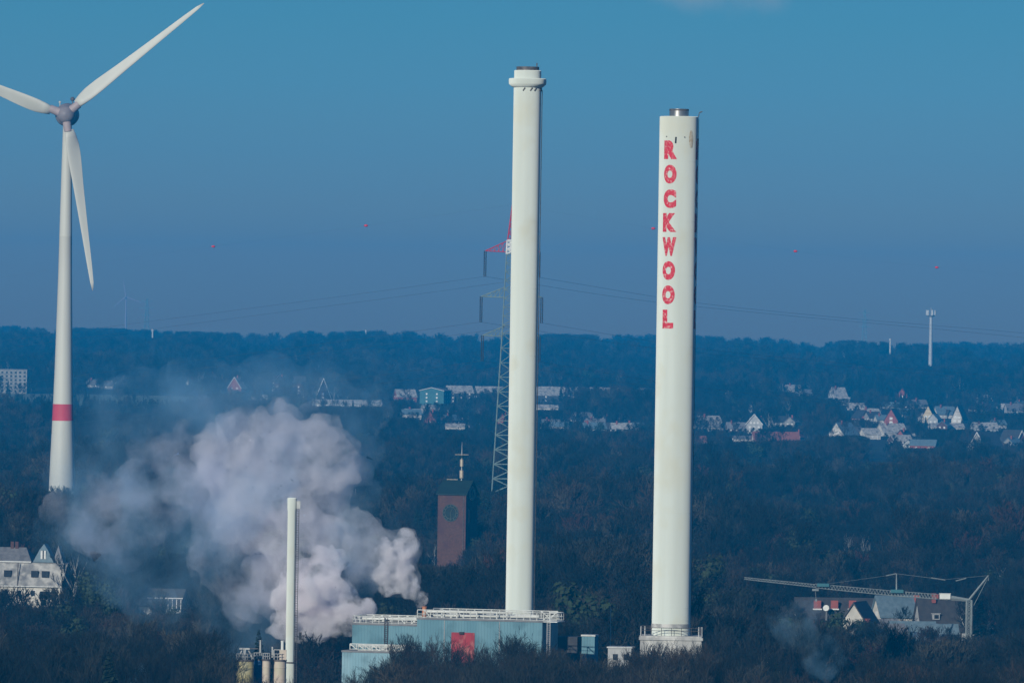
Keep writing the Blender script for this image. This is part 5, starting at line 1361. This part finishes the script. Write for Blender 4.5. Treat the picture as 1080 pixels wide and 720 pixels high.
xn, yn, pn = near[:, 0], near[:, 1], near[:, 2]
hn = rng.uniform(14.5, 27, len(near)); zn = ground_z(xn, yn)
lim = HC - (top_limit(pn) + rng.uniform(0, 16, len(pn)) - 360 + VH - SR * (pn - 540)) / F * yn - zn
hn = np.where((pn > 402) & (pn < 765), rng.uniform(19, 28, len(near)), hn)
hn = np.minimum(hn, lim)
hn = fit_tops(xn, yn, hn, .17, rng, .4)
vtop = HC - hn
ok = (hn > 7.5)
tp = (HC - zn - hn) * F / yn - VH + 360 + SR * (pn - 540)     # y of the top
ok &= tp < 716
idx = np.where(ok)[0]
idx = idx[np.argsort(-hn[idx] / yn[idx])][:285]
ZN = [(238, 'in the dark wood at the bottom left'), (345, 'in front of the silos and the slim chimney'), (590, 'standing before the blue factory'), (668, 'between the factory and the lettered chimney'), (765, 'in front of the pale chimney base'), (1200, 'in the wood at the bottom right')]
usedn = []
for i in idx:
    zlab = next(l for lim_, l in ZN if pn[i] < lim_)
    kd = 'conifer' if (rng.random() < .05 and not 330 < pn[i] < 770) else ('upright' if rng.random() < .55 else 'broad')
    lab = {'broad': 'broad leafless tree ', 'upright': 'upright leafless tree with dense fine twigs ', 'conifer': 'dark conifer '}[kd] + zlab
    tree(kd, xn[i], yn[i], hn[i], rng.uniform(0, 6.28), lab, 'near trees ' + zlab, None, int(rng.integers(2))); usedn.append((xn[i], yn[i]))
for px, py, h, lab in ((895, 592, 15, 'pale barked birch, left of the two white birches above the crane jib'), (912, 590, 14, 'pale barked birch, right of the two white birches above the crane jib'), (800, 688, 13, 'pale barked birch low in the wood left of the blue smoke')):
    if py < 600: protect(px - 10, 556, px + 12, 580, ground_at(px, py + 14).y - 6, .25)
    p = ground_at(px, py + 14) if py < 600 else at(px, py, 1900); D = p.y; tree('birch', p.x, D, h, px, lab)

# ---- the wood: one object of countless trees
def blocked(x, y):
    b = ((y > 1600) & (y < 1700) & (x > -56) & (x < 36))           # factory yard
    for ex_, ey_, er in EXCL + [(at(30, 640, 2286).x, 2291, 13), (at(5, 640, 2286).x, 2291, 13), (at(55, 640, 2286).x, 2291, 11), (at(482, 560, 2800).x, 2803, 9), (at(65, 521, 3350).x, 3350, 8), (at(1021, 690, 2150).x, 2150, 4), (at(535, 520, 3500).x, 3500, 8)]:
        b |= (x - ex_) ** 2 + (y - ey_) ** 2 < er * er
    return b
P = []
TAB = np.random.default_rng(3).random((97, 89)) ** 1.6 * 1.15
def scatter(d0, d1, spd, n_try, hr, kinds, probs):
    D = d0 + (d1 - d0) * rng.random(n_try); px = rng.uniform(-60, 1140, n_try); x = (px - 540) / F * D
    # uniform per area: accept in proportion to distance
    keep_ = rng.random(n_try) < D / d1
    D, x = D[keep_], x[keep_]
    h = rng.uniform(*hr, len(D)) * 1.1; kd = rng.choice(kinds, len(D), p=probs)
    def lowf(sx, ph): return np.sin(x * sx + ph) + np.sin(D * sx * .37 + ph * 2.1) + np.sin((x + D * .3) * sx * .61 + 4 * ph) + .6 * np.sin((x - D * .2) * sx * 2.3 + ph)
    c1 = lowf(.021, 1.7); kd = np.where((c1 > 1.25) & (rng.random(len(D)) < .65) & (D > 2400), 4, np.where((kd == 4) & (rng.random(len(D)) < .5), 1, kd))
    h = h * (1 + .16 * lowf(.033, .4)) * np.where(rng.random(len(D)) < .06, 1.3, 1) * np.where(D > 8500, (.66 + .38 * TAB[np.floor(x / D * F / 6).astype(int) % 97, 3] + .26 * TAB[np.floor(x / D * F / 31 + .3).astype(int) % 97, 7]) * rng.uniform(.8, 1.1, len(D)), 1)
    h = np.clip(h, 5, 30) * np.where(kd == 3, .55, 1.0) * np.where(kd == 4, .9, 1.0)
    pxx = 540 + x * F / D
    vil = ((D > 5300) & (D < 7300) & (pxx > 725)) | ((D > 6300) & (D < 8300) & (pxx > 225) & (pxx < 690))
    thin = vil & (rng.random(len(D)) < .35); h = np.where(vil, h * .80, h); h = np.where(thin, 0, h)
    b = h > 0; D, x, h, kd = D[b], x[b], h[b], kd[b]
    b = ~blocked(x, D); D, x, h, kd = D[b], x[b], h[b], kd[b]
    h = fit_tops(x, D, h, .42, rng, .42)
    k = h > 2.5
    P.append(np.stack([x[k], D[k], ground_z(x[k], D[k]), h[k], kd[k]], 1))
def area(d0, d1): return .0667 * (d1 * d1 - d0 * d0) * 1.0
def nt(d0, d1, s_): return int(area(d0, d1) / (s_ * s_) * 2 / (1 + d0 / d1) * 1.0)
KDS = [0, 1, 2, 3, 4, 5, 6, 7]
scatter(1700, 2500, 0, nt(1700, 2500, 8.0), (10, 19), KDS, [0.2800, 0.2600, 0.2600, 0.1000, 0.0400, 0.0150, 0.0300, 0.0150])
scatter(2500, 4000, 0, nt(2500, 4000, 8.6), (10, 20), KDS, [0.2900, 0.2800, 0.2400, 0.0700, 0.0550, 0.0200, 0.0300, 0.0150])
scatter(4000, 6500, 0, nt(4000, 6500, 10.5), (9, 18), KDS, [0.2780, 0.2800, 0.2200, 0.0800, 0.0900, 0.0100, 0.0300, 0.0120])
scatter(6500, 9000, 0, nt(6500, 9000, 13), (11, 20), KDS, [0.2660, 0.2500, 0.2400, 0.0300, 0.1700, 0.0050, 0.0300, 0.0090])
scatter(9000, 12200, 0, nt(9000, 12200, 15), (13, 24), KDS, [0.2440, 0.2300, 0.3000, 0.0000, 0.1900, 0.0000, 0.0300, 0.0060])
P = np.concatenate(P)
# sparse on the open fields at far left
f1, f2 = ground_at(100, 416).y, ground_at(100, 429).y
inf = (P[:, 1] > min(f1, f2)) & (P[:, 1] < max(f1, f2)) & (P[:, 0] < at(270, 420, f1).x)
P = P[~(inf & (rng.random(len(P)) < .93))]
# trees in front of the field strip stay low
infr = (P[:, 1] < min(f1, f2)) & (P[:, 1] > min(f1, f2) - 900) & (P[:, 0] < at(270, 420, f1).x)
P[infr, 3] *= .45
print('forest trees', len(P), 'near', len(idx), 'keep', len(KEEP))
me = bpy.data.meshes.new('wood'); me.vertices.add(len(P)); me.vertices.foreach_set('co', P[:, :3].astype(np.float32).ravel())
a = me.attributes.new('kind_no', 'INT', 'POINT'); a.data.foreach_set('value', P[:, 4].astype(np.int32))
refh = np.array([17, 15, 19, 9, 18, 15, 16, 12.0])
sc = (P[:, 3] / refh[P[:, 4].astype(int)]).astype(np.float32)
a = me.attributes.new('size', 'FLOAT', 'POINT'); a.data.foreach_set('value', sc)
a = me.attributes.new('turn', 'FLOAT', 'POINT'); a.data.foreach_set('value', (rng.random(len(P)) * 6.283).astype(np.float32))
me.update()
wood = bpy.data.objects.new('wood', me); col.objects.link(wood)
props(wood, 'dark leafless winter wood stretching from behind the plant to the horizon', 'wood', None, 'stuff')
ng = bpy.data.node_groups.new('wood_trees', 'GeometryNodeTree')
ng.interface.new_socket('Geometry', in_out='INPUT', socket_type='NodeSocketGeometry'); ng.interface.new_socket('Geometry', in_out='OUTPUT', socket_type='NodeSocketGeometry')
gi = ng.nodes.new('NodeGroupInput'); go = ng.nodes.new('NodeGroupOutput'); jn = ng.nodes.new('GeometryNodeJoinGeometry')
def attr(nm, ty):
    n = ng.nodes.new('GeometryNodeInputNamedAttribute'); n.data_type = ty; n.inputs['Name'].default_value = nm; return n.outputs['Attribute']
ka, sa_, ta = attr('kind_no', 'INT'), attr('size', 'FLOAT'), attr('turn', 'FLOAT')
cx = ng.nodes.new('ShaderNodeCombineXYZ'); ng.links.new(ta, cx.inputs[2])
for i, pm in enumerate(far_kinds):
    po = bpy.data.objects.new(pm.name, pm)       # mesh source for the instancer, not linked to the scene
    oi = ng.nodes.new('GeometryNodeObjectInfo'); oi.inputs['Object'].default_value = po; oi.transform_space = 'ORIGINAL'; oi.inputs['As Instance'].default_value = True
    cmp = ng.nodes.new('FunctionNodeCompare'); cmp.data_type = 'INT'; cmp.operation = 'EQUAL'
    ip = ng.nodes.new('GeometryNodeInstanceOnPoints')
    ng.links.new(ka, cmp.inputs[2]); cmp.inputs[3].default_value = i
    ng.links.new(gi.outputs[0], ip.inputs['Points']); ng.links.new(cmp.outputs[0], ip.inputs['Selection'])
    ng.links.new(oi.outputs['Geometry'], ip.inputs['Instance']); ng.links.new(sa_, ip.inputs['Scale']); ng.links.new(cx.outputs[0], ip.inputs['Rotation'])
    ng.links.new(ip.outputs[0], jn.inputs[0])
ng.links.new(jn.outputs[0], go.inputs[0])
md = wood.modifiers.new('trees', 'NODES'); md.node_group = ng
